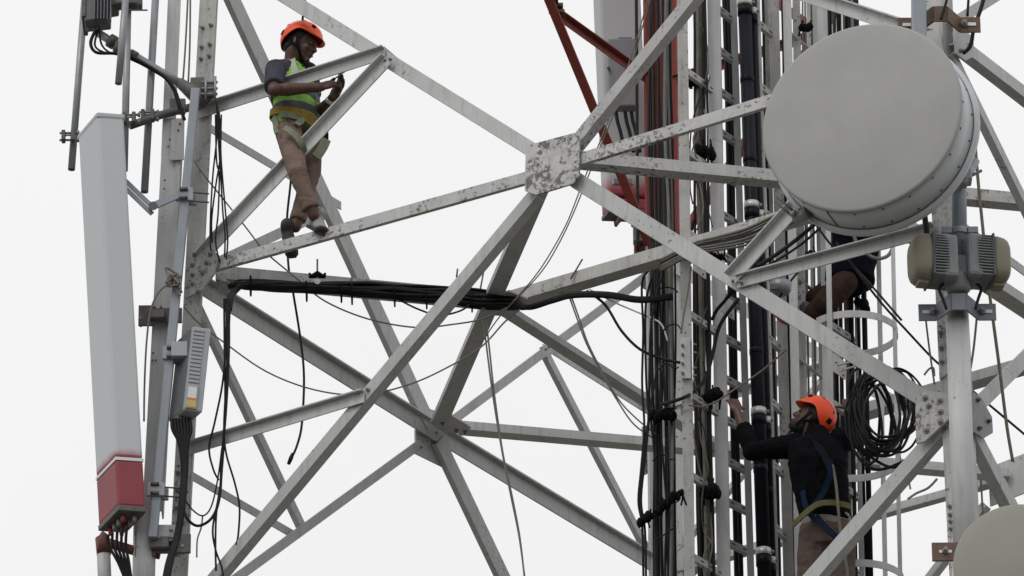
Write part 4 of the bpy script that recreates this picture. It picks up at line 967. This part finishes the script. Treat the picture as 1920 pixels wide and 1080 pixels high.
# ================================================================== safety cage
cage = thing('safety_cage', at(1600, 1140, -.3), 'white ladder safety cage of hoops and flat bars right of the climbing worker', 'cage')
def hoop(cx, cy, q, rx, a0, a1):
    c = at(cx, cy, q); mb = MB(); k_ = 30; ring = []
    for i in range(k_+1):
        a = a0+(a1-a0)*i/k_; d = ER*math.cos(a)+EQ*math.sin(a)
        ring.append((c+d*rx, d))
    vs_, fs_ = [], []
    for p, d in ring: vs_ += [p+EZ*.024, p-EZ*.024, p-EZ*.024-d*.006, p+EZ*.024-d*.006]
    for i in range(k_):
        for j in range(4): fs_.append((i*4+j, (i+1)*4+j, (i+1)*4+(j+1) % 4, i*4+(j+1) % 4))
    fs_ += [(3, 2, 1, 0), (k_*4, k_*4+1, k_*4+2, k_*4+3)]
    mb.add(vs_, fs_, False); return mb.build('hoop', WHITE, cage)
R3 = math.radians
for cy in (392, 627, 860, 1092): hoop(1596+(cy-627)*.022, cy, -.3, .295, R3(-140), R3(110))
for x0, x1, q, w in ((1546, 1563, -.58, 10), (1637, 1660, -.02, 9), (1664, 1688, -.42, 8)):
    f = lambda y: x0+(x1-x0)*y/1080
    rail_part(cage, 'upright_bar', f(200), 200, f(1160), 1160, q, w, .008, WHITE, 0, .004)

# ================================================================== coil of spare cable hung on the front brace
for i in range(20):
    rnd = random.Random(40+i)
    if i < 15: cx, cy = 1660+rnd.uniform(-16, 14), 772+rnd.uniform(-14, 12); rx, ry = rnd.uniform(38, 66), rnd.uniform(56, 84); tl = rnd.uniform(-.35, .15)
    else: cx, cy = 1632+rnd.uniform(-8, 10), 775+rnd.uniform(-8, 14); rx, ry = rnd.uniform(24, 44), rnd.uniform(66, 88); tl = rnd.uniform(-.3, -.05)
    pts = []
    for k_ in range(19):
        a = 2*math.pi*k_/18+rnd.uniform(-.08, .08)
        x = rx*math.cos(a)*rnd.uniform(.96, 1.04); y = ry*math.sin(a)*rnd.uniform(.97, 1.03)
        pts.append((cx+x*math.cos(tl)-y*math.sin(tl), cy+x*math.sin(tl)+y*math.cos(tl), -1.72+.06*math.cos(a+i)+.010*i))
    pts[-1] = pts[0]
    wire('coiled_cable', pts, rnd.choice((.0065, .0075, .009)), BLACK, 'loop of black cable in the coil hung under the front brace', 'cable', 'loops of the cable coil', n=7)
wire('coil_tail', [(1592, 760, -1.6), (1600, 840, -1.6), (1640, 880, -1.6), (1700, 862, -1.65), (1745, 826, -1.7)], .010, BLACK, 'black cable tail sweeping under the coil to the right leg', 'cable')
wire('coil_tail', [(1600, 750, -1.6), (1612, 830, -1.6), (1650, 868, -1.6), (1690, 872, -1.65), (1755, 818, -1.7)], .010, BLACK, 'second black cable tail just below the coil', 'cable')

# ================================================================== people
class Blob(MB):
    def limb(s, pts, n=12, open_=False):
        """pts: (point, radius); tapered limb with round ends and extra balls at the joints"""
        p3 = [V(p) for p, r in pts]; rs = [r for p, r in pts]
        s.tube(p3, rs, n)
        for p, r in list(zip(p3, rs))[:len(p3)-(1 if open_ else 0)]: s.ell(p, V((r, 0, 0)), V((0, r, 0)), V((0, 0, r)), 8, 10)
        return s
    def loft(s, secs, n=20):
        """secs: (centre, half-axis a, half-axis b), closed elliptical sections"""
        o = len(s.v)
        for c, a, b in secs:
            for j in range(n):
                an = 2*math.pi*j/n; s.v.append(V(c)+V(a)*math.cos(an)+V(b)*math.sin(an))
        for i in range(len(secs)-1):
            for j in range(n):
                s.f.append((o+i*n+j, o+i*n+(j+1) % n, o+(i+1)*n+(j+1) % n, o+(i+1)*n+j)); s.sm.append(True)
        s.f.append(tuple(o+j for j in range(n-1, -1, -1))); s.sm.append(True)
        s.f.append(tuple(o+(len(secs)-1)*n+j for j in range(n))); s.sm.append(True)
        return s
    def skin(s, name, mt, parent, voxel=.008, smooth=4, wrinkle=0., wscale=14., seed=0):
        me = bpy.data.meshes.new('tmp'); me.from_pydata([tuple(v) for v in s.v], [], s.f); me.update()
        bm = bmesh.new(); bm.from_mesh(me); bmesh.ops.recalc_face_normals(bm, faces=bm.faces); bm.to_mesh(me); bm.free()
        o = bpy.data.objects.new('tmp', me); COL.objects.link(o)
        rm = o.modifiers.new('r', 'REMESH'); rm.mode = 'VOXEL'; rm.voxel_size = voxel
        if smooth: sm = o.modifiers.new('s', 'SMOOTH'); sm.factor = .5; sm.iterations = smooth
        dg = bpy.context.evaluated_depsgraph_get()
        out = bpy.data.meshes.new_from_object(o.evaluated_get(dg)); bpy.data.objects.remove(o); bpy.data.meshes.remove(me)
        org = parent_origin(parent)
        if wrinkle:
            ns = [v.normal.copy() for v in out.vertices]
            for v, nrm in zip(out.vertices, ns):
                p = v.co*wscale*.55+V((seed*7., 0, 0))
                w_ = V((noise.noise(p*.8), noise.noise(p*.8+V((9, 3, 1))), noise.noise(p*.8+V((2, 8, 5)))))*1.3
                p2 = p+w_; e_ = V((p2.x*1.1+p2.z*.9, p2.y*1.1-p2.z*.5, p2.z*1.5))
                k_ = noise.noise(p)*.5+(1-2.4*abs(noise.noise(e_)))*.7
                v.co += nrm*k_*wrinkle
        out.transform(Matrix.Translation(-org))
        out.materials.clear(); out.materials.append(mt)
        out.polygons.foreach_set('use_smooth', [True]*len(out.polygons)); out.update()
        out.name = name
        ob = bpy.data.objects.new(name, out); COL.objects.link(ob); ob.parent = parent
        return ob
def ribbon(name, pts, w, mt, parent, nrm, t=.006, sub=5):
    """webbing strap through points, `nrm` pointing away from the body (vector or function of the point)"""
    ps = spline(pts, sub); mb = MB(); vs_ = []; k_ = len(ps)
    for i, p in enumerate(ps):
        d = (ps[min(i+1, k_-1)]-ps[max(i-1, 0)]).normalized(); n_ = nrm(p) if callable(nrm) else V(nrm)
        n_ = (n_-d*n_.dot(d)).normalized(); s_ = d.cross(n_)
        vs_ += [p+s_*w/2, p-s_*w/2, p-s_*w/2+n_*t, p+s_*w/2+n_*t]
    fs_ = [(i*4+j, (i+1)*4+j, (i+1)*4+(j+1) % 4, i*4+(j+1) % 4) for i in range(k_-1) for j in range(4)]
    fs_ += [(3, 2, 1, 0), ((k_-1)*4, (k_-1)*4+1, (k_-1)*4+2, (k_-1)*4+3)]
    ob = mb.add(vs_, fs_, False).build(name, mt, parent)
    bm = bmesh.new(); bm.from_mesh(ob.data); bmesh.ops.recalc_face_normals(bm, faces=bm.faces); bm.to_mesh(ob.data); bm.free()
    return ob
def frame(f, u):
    f = V(f).normalized(); u = V(u); u = (u-f*u.dot(f)).normalized(); return f, u, f.cross(u)      # forward, up, right-hand side
def add_head(b, c, f, u, s):
    b.ell(c-f*.008+u*.01, f*.094, s*.075, u*.108, 14, 18)                 # skull
    b.ell(c+f*.035-u*.05, f*.058, s*.058, u*.072, 10, 14)                 # face
    b.ell(c+f*.040-u*.098, f*.045, s*.042, u*.030, 8, 12)                 # jaw
    b.ell(c+f*.078-u*.122, f*.020, s*.022, u*.016, 8, 10)                 # chin
    b.ell(c+f*.082+u*.010, f*.018, s*.050, u*.014, 8, 12)                 # brow
    b.limb([(c+f*.088-u*.006, .009), (c+f*.108-u*.045, .014)], 8)         # nose
    for k_ in (-1, 1):
        b.ell(c+f*.100-u*.050+s*.013*k_, f*.011, s*.009, u*.009, 6, 8)    # nostril wing
        b.ell(c+f*.066-u*.045+s*.040*k_, f*.022, s*.018, u*.022, 6, 8)    # cheek
        b.ell(c-f*.008-u*.030+s*.078*k_, f*.020, s*.010, u*.032, 8, 10)   # ear
    b.ell(c+f*.090-u*.078, f*.014, s*.024, u*.0075, 6, 10)                # upper lip
    b.ell(c+f*.086-u*.092, f*.014, s*.021, u*.0085, 6, 10)                # lower lip
def head_details(P, c, f, u, s, hair=True):
    for k_ in (-1, 1):
        e = MB().ell(c+f*.082-u*.014+s*.031*k_, f*.010, s*.015, u*.008, 8, 10).build('eye', EYEW, P)
        MB().ell(c+f*.089-u*.015+s*.031*k_, f*.005, s*.006, u*.006, 6, 8).build('pupil', HAIR, e)
        MB().ell(c+f*.088+u*.012+s*.032*k_, f*.007, s*.020, u*.005, 6, 10).build('eyebrow', HAIR, P)
    MB().ell(c+f*.0975-u*.0845, f*.007, s*.021, u*.0022, 6, 10).build('mouth', HAIR, P)
    b = Blob(); b.ell(c-f*.020+u*.018, f*.098, s*.082, u*.108, 12, 16); b.ell(c-f*.062-u*.045, f*.045, s*.066, u*.055, 8, 12)
    b.skin('hair', HAIR, P, .009, 2)
def helmet(P, c, f, u, s, mt):
    """climbing helmet: ribbed shell, short peak, vents, chin strap"""
    na, ne = 48, 16; vs_ = []
    c0 = c+u*.012-f*.006
    def pt(a, e, g=0.):
        rf, rs_, ru = .132+g, .108+g, .128+g
        return c0+f*(rf*math.cos(a)*math.cos(e))+s*(rs_*math.sin(a)*math.cos(e))+u*(ru*math.sin(e))
    def rim(a):
        ca = math.cos(a)
        r = math.radians(4) if ca > 0 else math.radians(4)-math.radians(42)*max(0, -ca)**1.2
        r += math.radians(9)*math.exp(-((abs(a)-1.45)/.42)**2)
        if ca > 0: r += math.radians(3)*ca
        return r
    for i in range(ne+1):
        for j in range(na):
            a = 2*math.pi*j/na; a = a if a <= math.pi else a-2*math.pi
            e0 = rim(a); e = e0+(math.pi/2-e0)*i/ne
            p = pt(a, e)
            if i < 2 and math.cos(a) > .3: p += (f*.026*(math.cos(a)-.3)-u*.010*(math.cos(a)-.3))*(1 if i == 0 else .35)
            if i == 0: p += (f*math.cos(a)+s*math.sin(a))*.003
            vs_.append(p)
    fs_ = [(i*na+j, i*na+(j+1) % na, (i+1)*na+(j+1) % na, (i+1)*na+j) for i in range(ne) for j in range(na)]
    mb = MB(); mb.add(vs_, fs_, True); sh_ = mb.build('helmet', mt, P)
    so = sh_.modifiers.new('t', 'SOLIDIFY'); so.thickness = .006; so.offset = -1
    def patch(a, e, da, de, nm, m_):
        pm = MB(); vv = []
        for q1 in range(5):
            for q2 in range(5): vv.append(pt(a+da*(q1/2-1), e+de*(q2/2-1)*(1-.15*abs(q1/2-1)), .0085))
        ff = [(q1*5+q2, (q1+1)*5+q2, (q1+1)*5+q2+1, q1*5+q2+1) for q1 in range(4) for q2 in range(4)]
        ob = pm.add(vv, ff, True).build(nm, m_, sh_); so_ = ob.modifiers.new('t', 'SOLIDIFY'); so_.thickness = .003
    for k_ in (-1, 1):
        patch(.78*k_, .62, .13, .10, 'vent_clip', TAPE); patch(2.55*k_, .05, .13, .13, 'vent_clip', TAPE)
        patch(1.55*k_, .98, .16, .025, 'vent', DARKST)
        for q1 in range(4): patch((1.95+.16*q1)*k_, .94-.07*q1, .035, .022, 'vent', DARKST)
        patch(2.62*k_, .60, .05, .10, 'vent', DARKST)
        ribbon('chin_strap', [c-f*.0+u*.005+s*.088*k_, c+f*.012-u*.05+s*.082*k_, c+f*.035-u*.10+s*.055*k_, c+f*.05-u*.142+s*.008*k_], .018, TAPE, sh_, lambda p: (p-c), .004)
        ribbon('chin_strap', [c-f*.06-u*.02+s*.080*k_, c-f*.02-u*.055+s*.083*k_, c+f*.018-u*.075+s*.075*k_], .014, TAPE, sh_, lambda p: (p-c), .004)
    ribbon('chin_strap', [c+f*.05-u*.14, c+f*.062-u*.158, c+f*.06-u*.185], .014, TAPE, sh_, f, .004)
    return sh_
def hand(b, wrist, d, palm_n, thumb, curl, spread=.0, size=1.):
    """palm and five fingers; d: direction of the palm, palm_n: out of the palm, thumb: towards the thumb side"""
    d = V(d).normalized(); n = V(palm_n); n = (n-d*n.dot(d)).normalized(); th = V(thumb); th = (th-d*th.dot(d)-n*th.dot(n)).normalized()
    L = .088*size; r = .0088*size
    pc = wrist+d*L*.55
    b.ell(pc, d*L*.62, th*.042*size, n*.017*size, 10, 14)
    b.limb([(wrist-d*.015, .026*size), (wrist+d*.02, .025*size)], 10)
    for i, (off, ln) in enumerate(((.031, .072), (.0105, .082), (-.0105, .076), (-.030, .060))):
        p = wrist+d*L*.98+th*off*size; q = d+th*off*spread*18
        ang = 0.; pts = [(p-d*.02, r*1.15)]
        for k_, fr in enumerate((.45, .32, .23)):
            ang += curl*(.55, .8, .6)[k_]
            p = p+(q*math.cos(ang)+n*math.sin(ang)).normalized()*ln*fr*size; pts.append((p, r*(1.0, .92, .82)[k_]))
        b.limb(pts, 8)
    p = wrist+d*L*.28+th*.030*size; pts = [(p-th*.01, r*1.5)]; dr = (th*.75+d*.6+n*.35).normalized()
    for k_, ln in enumerate((.038, .030, .022)):
        p = p+dr*ln*size; pts.append((p, r*(1.25, 1.1, .9)[k_])); dr = (dr+d*.25+n*curl*.35-th*.15*curl).normalized()
    b.limb(pts, 8)
def boot(name, heel, toe, up, mt, parent, sole=None, w=.045):
    d = (toe-heel); L = d.length; d.normalize(); u = V(up); u = (u-d*u.dot(d)).normalized(); s = d.cross(u)
    b = Blob()
    b.loft([(heel-d*.01+u*.03, s*.02, u*.025), (heel+d*L*.08+u*.038, s*w*.8, u*.042), (heel+d*L*.32+u*.045, s*w*.85, u*.048), (heel+d*L*.55+u*.033, s*w, u*.036), (heel+d*L*.8+u*.026, s*w*1.02, u*.028), (heel+d*L*.97+u*.02, s*w*.7, u*.02), (heel+d*L*1.02+u*.016, s*w*.3, u*.01)], 16)
    b.limb([(heel+d*L*.14+u*.05, .043), (heel+d*L*.12+u*.10, .044)], 12)
    o = b.skin(name, mt, parent, .008, 3)
    so = MB(); pts = [(0, .75), (.1, .85), (.4, .8), (.65, 1.05), (.88, .95), (1.02, .45)]
    poly = [heel+d*L*a+s*w*k_ for a, k_ in pts]+[heel+d*L*a-s*w*k_ for a, k_ in pts[::-1]]
    so.prism(poly, u, .022).build('sole', sole or SHOE, o)
    return o

# ---------------------------------------------------------------- worker standing in the bracing, upper left
q = dq_of(ab(560, 250))
P = thing('person', at(575, 430, q), 'person in orange helmet and lime vest standing in the bracing, upper left', 'person')
LAT, FWDP = (ER*.5+EQ*.85).normalized(), (ER*.86-EQ*.5).normalized()
pel, wai, che, sho = at(556, 226, q+.20), at(556, 200, q+.22), at(549, 162, q+.24), at(543, 131, q+.25)
hc = at(566, 80, q+.20); f, u, s = frame(ER*.93-EZ*.30-EQ*.28, EZ*.95+ER*.30)
shR, elR, wrR = at(517, 130, q+.10), at(514, 169, q-.13), at(598, 164, q-.10)
shL, elL, wrL = at(577, 136, q+.36), at(592, 216, q+.28), at(620, 188, q+.06)
hiR, knR, anR = at(541, 248, q+.06), at(558, 324, q-.15), at(588, 404, q-.12)
hiL, knL, anL = at(577, 246, q+.24), at(584, 322, q+.14), at(554, 426, q+.12)
b = Blob()
add_head(b, hc, f, u, s)
b.limb([(hc-f*.03-u*.07, .058), (at(549, 124, q+.24), .060), (sho+EZ*.0, .07)])
b.loft([(pel-EZ*.06, LAT*.13, FWDP*.09), (pel, LAT*.155, FWDP*.105), (wai, LAT*.135, FWDP*.09), (che, LAT*.155, FWDP*.105), (sho, LAT*.16, FWDP*.08), (sho+EZ*.04, LAT*.07, FWDP*.05)])
b.limb([(shR, .05), (elR, .042), (elR.lerp(wrR, .3), .044), (wrR, .027)]); b.limb([(shL, .05), (elL, .040), (elL.lerp(wrL, .3), .042), (wrL, .027)])
b.limb([(hiR, .085), (knR, .055), (anR, .036)]); b.limb([(hiL, .085), (knL, .055), (anL, .036)])
dR = (at(625, 156, q-.08)-wrR).normalized()
hand(b, wrR, dR, (ER*.25-EZ*.55+EQ*.8), EZ*.8-EQ*.3, 1.2, 0., 1.2)
dL = (at(634, 166, q+.0)-wrL).normalized()
hand(b, wrL, dL, (-ER*.5+EZ*.1-EQ*.6), -EQ*.4+ER*.8-EZ*.3, .35, .12, 1.2)
b.skin('body', SKIN, P, .0062, 3)
head_details(P, hc, f, u, s); helmet(P, hc, f, u, s, HELMET)
b = Blob()
b.loft([(pel+EZ*.0, LAT*.155, FWDP*.115), (wai, LAT*.155, FWDP*.115), (che, LAT*.172, FWDP*.122), (sho-EZ*.01, LAT*.17, FWDP*.095), (sho+EZ*.035, LAT*.085, FWDP*.065)])
b.limb([(shR, .068), (shR.lerp(elR, .5), .064), (shR.lerp(elR, .86), .066)], 12, True); b.limb([(shL, .068), (shL.lerp(elL, .5), .062)])
b.limb([(at(550, 122, q+.24), .064), (sho, .075)])
b.skin('shirt', SHIRT, P, .008, 3, .004, 20., 1)
b = Blob()
b.loft([(pel-EZ*.09, LAT*.172, FWDP*.13), (pel-EZ*.03, LAT*.176, FWDP*.137), (wai, LAT*.170, FWDP*.134), (che, LAT*.180, FWDP*.137), (sho-EZ*.03, LAT*.150, FWDP*.112), (sho+EZ*.025, LAT*.105, FWDP*.085)])
vest = b.skin('vest', VEST, P, .008, 3, .005, 20., 2)
def torso_pt(z, an, g=0.):
    """point on the vest at fraction z (0 hem .. 1 shoulder) and angle an from the forward direction"""
    ks = [(pel-EZ*.09, .172, .13), (pel-EZ*.03, .176, .137), (wai, .170, .134), (che, .180, .137), (sho-EZ*.03, .150, .112), (sho+EZ*.025, .105, .085)]
    x = z*5; i = min(4, int(x)); t_ = x-i
    c = ks[i][0].lerp(ks[i+1][0], t_); a_ = ks[i][1]*(1-t_)+ks[i+1][1]*t_+g; b_ = ks[i][2]*(1-t_)+ks[i+1][2]*t_+g
    return c+FWDP*b_*math.cos(an)+LAT*a_*math.sin(an)
axis_n = lambda p: (p-V((wai.x, wai.y, p.z)))
ring = lambda z0, z1, a0, a1, g: [torso_pt(z0+(z1-z0)*i/8, a0+(a1-a0)*i/8, g) for i in range(9)]
for zz in (.30, .47): ribbon('vest_band', ring(zz, zz-.02, -2.9, 2.9, .006), .05, VESTBAND, vest, axis_n, .003)
ribbon('zip', [torso_pt(z, .05, .007) for z in (.05, .2, .35, .5, .65, .8)], .012, VESTBAND, vest, axis_n, .003)
for an in (-.75, .75): ribbon('vest_trim', [torso_pt(z, an, .006) for z in (.55, .66, .78, .9, .98)], .045, REFLECT, vest, axis_n, .004)
for an in (-2.2,): ribbon('vest_trim', [torso_pt(z, an, .006) for z in (.5, .66, .8, .96)], .045, REFLECT, vest, axis_n, .004)
hs = ribbon('harness_belt', ring(.30, .06, -2.9, 1.5, .016), .05, WEBY, P, axis_n, .006)
ribbon('harness_strap', [torso_pt(.16, -1.6, .018), torso_pt(.10, -1.1, .02), torso_pt(.03, -.7, .02), at(556, 234, q-.04)], .042, WEB, P, axis_n, .006)
ribbon('harness_strap', [torso_pt(.16, -2.0, .016), torso_pt(.02, -1.8, .018), at(520, 250, q+.0)], .035, WEB, P, axis_n, .006)
ribbon('harness_strap', [torso_pt(.08, -.6, .02), torso_pt(.0, -.2, .02), torso_pt(-.02, .5, .02)], .04, WEBY, P, axis_n, .006)
b = Blob()
b.loft([(pel-EZ*.11, LAT*.15, FWDP*.11), (pel-EZ*.03, LAT*.162, FWDP*.118), (pel+EZ*.04, LAT*.15, FWDP*.108)])
b.limb([(hiR, .084), (hiR.lerp(knR, .5), .073), (knR, .059), (knR.lerp(anR, .5), .053), (knR.lerp(anR, .84), .058)], 14, True)
b.limb([(hiL, .086), (hiL.lerp(knL, .5), .074), (knL, .060), (knL.lerp(anL, .5), .052), (knL.lerp(anL, .88), .052)], 14, True)
b.skin('trousers', TROUS, P, .008, 2, .0045, 22., 3)
ribbon('harness_strap', [at(533, 240, q-.11), at(552, 252, q-.14), at(566, 272, q-.13), at(571, 288, q-.06)], .040, WEB, P, -EQ, .008)
ribbon('harness_strap', [at(611, 262, q+.12), at(604, 278, q+.09), at(592, 296, q+.05)], .062, WEB, P, -EQ+ER*.4, .010)
MB().box(at(610, 258, q+.14), ER*.02, EZ*.035, EQ*.02).build('harness_buckle', TAPE, P, .006)
boot('shoe', at(583, 427, q-.02), at(605, 439, q-.17), EZ*.9+EQ*.3, SHOEW, P, SHOE)
b = Blob(); b.ell(at(602, 432, q-.165), ER*.045, EZ*.026, EQ*.05); b.skin('toe_cap', SHOE, P, .008, 2)
boot('shoe', at(538, 440, q+.19), at(549, 481, q+.10), EZ*.4-EQ*.9, SHOE, P, SHOE, .042)
MB().lathe(wrL-dL*.02, dL, [(0, .030), (.004, .034), (.022, .034), (.026, .030)], 16).build('wristwatch', CLAMP, P)
t = thing('screwdriver', at(624, 150, q-.06), 'small screwdriver held up in the hands of the worker in the lime vest', 'tool')
a, c_ = at(617, 155, q-.07), at(651, 131, q-.05)
MB().tube([a, a.lerp(c_, .3)], .011, 10).build('handle', BLACK, t)
MB().tube([a.lerp(c_, .28), c_], .0055, 8).build('shaft', GALV, t)

# ---------------------------------------------------------------- worker climbing in the cage, lower right
q = -1.0
P = thing('person', at(1550, 1200, q), 'person in orange helmet and black jacket climbing beside the black conduits', 'person')
LAT, FWDP = (ER*.93+EQ*.36).normalized(), (-ER*.36+EQ*.93).normalized()
pel, wai, che, sho = at(1551, 985, q+.02), at(1541, 935, q), at(1533, 872, q-.02), at(1534, 832, q)
hc = at(1524, 783, q+.04); f, u, s = frame(-ER*.76+EZ*.60+EQ*.10, EZ*.74+ER*.62-EQ*.12)
shL, elL, wrL = at(1490, 836, q+.02), at(1410, 846, q-.02), at(1383, 772, q+.06)
shR, elR, wrR = at(1577, 826, q+.02), at(1604, 818, q+.22), at(1592, 770, q+.38)
hiL, knL, anL = at(1528, 1000, q), at(1520, 1110, q+.05), at(1535, 1200, q+.2)
hiR, knR, anR = at(1572, 1000, q), at(1578, 1105, q+.0), at(1585, 1215, q+.1)
b = Blob(); add_head(b, hc, f, u, s)
b.limb([(hc-f*.02-u*.07, .058), (at(1530, 815, q+.02), .062), (sho, .07)])
b.loft([(pel-EZ*.06, LAT*.14, FWDP*.09), (pel, LAT*.15, FWDP*.10), (wai, LAT*.13, FWDP*.09), (che, LAT*.155, FWDP*.105), (sho, LAT*.15, FWDP*.08), (sho+EZ*.03, LAT*.07, FWDP*.05)])
b.limb([(shL, .05), (elL, .042), (elL.lerp(wrL, .3), .044), (wrL, .027)]); b.limb([(shR, .05), (elR, .042), (wrR, .028)])
b.limb([(hiL, .085), (knL, .056), (anL, .038)]); b.limb([(hiR, .085), (knR, .056), (anR, .038)])
hand(b, wrL, at(1371, 740, q+.12)-wrL, ER*-.2+EQ*.8, ER*.8+EQ*.2, .45, .06)
hand(b, wrR, at(1590, 745, q+.42)-wrR, EQ, -ER, 1.0)
b.skin('body', SKIN, P, .0062, 3)
head_details(P, hc, f, u, s); helmet(P, hc, f, u, s, HELMET)
b = Blob(); b.ell(hc+f*.05-u*.112, f*.05, s*.052, u*.035); b.ell(hc+f*.01-u*.085, f*.045, s*.066, u*.05)
b.skin('beard', HAIR, P, .008, 2)
b = Blob()
b.loft([(pel+EZ*.015, LAT*.165, FWDP*.125), (wai, LAT*.172, FWDP*.13), (che, LAT*.188, FWDP*.135), (sho-EZ*.02, LAT*.19, FWDP*.11), (sho+EZ*.03, LAT*.10, FWDP*.08)])
b.limb([(shL, .080), (shL.lerp(elL, .5), .066), (elL, .060), (elL.lerp(wrL, .35), .054), (elL.lerp(wrL, .62), .049)], 14, True)
b.limb([(shR, .082), (elR, .066), (elR.lerp(wrR, .7), .05)], 14)
b.limb([(at(1531, 812, q+.02), .072), (sho, .09)])
b.skin('jacket', JACKET, P, .008, 2, .006, 20., 5)
b = Blob(); b.loft([(pel-EZ*.04, LAT*.158, FWDP*.118), (pel+EZ*.06, LAT*.166, FWDP*.125)]); b.skin('undershirt', mat('grey_cotton', (.24, .235, .235), .85, var=.15, scale=20.), P, .010, 3, .006, 14., 6)
b = Blob()
b.loft([(pel-EZ*.16, LAT*.155, FWDP*.12), (pel-EZ*.08, LAT*.165, FWDP*.125), (pel-EZ*.0, LAT*.158, FWDP*.118)])
b.limb([(hiL, .10), (hiL.lerp(knL, .5), .096), (knL, .082), (anL, .062)], 14); b.limb([(hiR, .10), (hiR.lerp(knR, .5), .096), (knR, .082), (anR, .062)], 14)
b.skin('trousers', TROUS2, P, .008, 2, .005, 22., 7)
nb = lambda p: (p-V((wai.x, wai.y, p.z)))
ribbon('harness_strap', [at(1556, 862, q-.20), at(1556, 890, q-.20), at(1543, 925, q-.17), at(1522, 955, q-.16)], .036, WEBB, P, nb, .008)
ribbon('harness_strap', [at(1556, 880, q-.17), at(1540, 845, q-.15), at(1512, 822, q-.1)], .045, mat('dark_webbing', (.013, .014, .019), .95, spec=.08), P, nb, .008)
ribbon('harness_strap', [at(1506, 920, q-.13), at(1512, 950, q-.14), at(1530, 978, q-.15)], .035, WEBB, P, nb, .008)
ribbon('harness_strap', [at(1530, 968, q-.15), at(1548, 990, q-.17), at(1570, 1010, q-.18), at(1590, 1030, q-.12)], .040, mat('navy_webbing', (.014, .018, .04), .95, spec=.08), P, nb, .010)
ribbon('harness_belt', [at(1487, 986, q-.10), at(1505, 968, q-.16), at(1530, 948, q-.19), at(1555, 943, q-.20), at(1582, 947, q-.16), at(1592, 950, q-.08)], .036, WEBG, P, nb, .010)
MB().tube(spline([at(1561, 872, q-.2), at(1567, 905, q-.2), at(1571, 945, q-.22), at(1575, 990, q-.22), at(1584, 1040, q-.2), at(1592, 1100, q-.18)]), .009, 8).build('lanyard', BROWNC, P)
boot('shoe', at(1540, 1215, q+.25), at(1530, 1205, q+.45), EZ, SHOE, P); boot('shoe', at(1588, 1228, q+.15), at(1580, 1218, q+.36), EZ, SHOE, P)

# ---------------------------------------------------------------- worker mostly hidden behind the large dish
q = -.12
P = thing('person', at(1510, 600, q), 'person in navy jacket and brown trousers, mostly hidden behind the large dish', 'person')
LAT, FWDP = (ER*.45+EQ*.89).normalized(), (-ER*.89+EQ*.45).normalized()
pel, wai, che, sho = at(1594, 508, q), at(1606, 460, q), at(1614, 400, q-.02), at(1612, 355, q-.03)
hc = at(1600, 300, q); f, u, s = frame(-ER*.9-EZ*.1, EZ)
hiL, knL, anL = at(1584, 530, q+.10), at(1530, 562, q+.06), at(1512, 592, q+.14)
hiR, knR, anR = at(1584, 530, q-.10), at(1545, 570, q-.12), at(1520, 596, q-.04)
shL, elL, wrL = at(1605, 365, q+.18), at(1560, 395, q+.15), at(1530, 350, q+.1)
shR, elR, wrR = at(1618, 365, q-.2), at(1585, 400, q-.24), at(1545, 370, q-.15)
b = Blob(); add_head(b, hc, f, u, s); b.limb([(hc-u*.07, .058), (sho, .07)])
b.loft([(pel-EZ*.05, LAT*.14, FWDP*.10), (wai, LAT*.13, FWDP*.10), (che, LAT*.155, FWDP*.105), (sho, LAT*.15, FWDP*.08), (sho+EZ*.03, LAT*.07, FWDP*.05)])
for a_ in ((shL, elL, wrL), (shR, elR, wrR)):
    b.limb([(a_[0], .05), (a_[1], .042), (a_[2], .028)]); hand(b, a_[2], -ER*.5+EZ*.5, EQ*.3-ER, EQ, 1.0)
for a_ in ((hiL, knL, anL), (hiR, knR, anR)): b.limb([(a_[0], .08), (a_[1], .056), (a_[2], .038)])
b.skin('body', SKIN, P, .008, 3)
head_details(P, hc, f, u, s); helmet(P, hc, f, u, s, HELMET)
b = Blob(); b.loft([(at(1592, 548, q), LAT*.08, FWDP*.06), (at(1594, 528, q), LAT*.18, FWDP*.155), (pel, LAT*.17, FWDP*.15), (wai, LAT*.17, FWDP*.15), (che, LAT*.185, FWDP*.145), (sho, LAT*.17, FWDP*.11), (sho+EZ*.03, LAT*.09, FWDP*.07)])
for a_ in ((shL, elL, wrL), (shR, elR, wrR)): b.limb([(a_[0], .08), (a_[1], .066), (a_[1].lerp(a_[2], .7), .05)])
b.skin('jacket', NAVY, P, .010, 3, .006, 20., 8)
b = Blob()
for a_ in ((hiL, knL, anL), (hiR, knR, anR)): b.limb([(a_[0], .085), (a_[0].lerp(a_[1], .5), .082), (a_[1], .074), (a_[1].lerp(a_[2], .8), .066)])
b.skin('trousers', TROUS3, P, .010, 3, .005, 20., 9)
boot('shoe', at(1522, 604, q-.02), at(1490, 606, q-.06), EZ, mat('grey_boot', (.10, .10, .095), .7), P); boot('shoe', at(1512, 600, q+.16), at(1484, 602, q+.12), EZ, MATS['grey_boot'], P)
MB().tube(spline([at(1600, 440, q-.3), at(1612, 465, q-.3), at(1640, 484, q-.28), at(1664, 480, q-.25), at(1676, 460, q-.2)]), .012, 8).build('lanyard', GREYC, P)
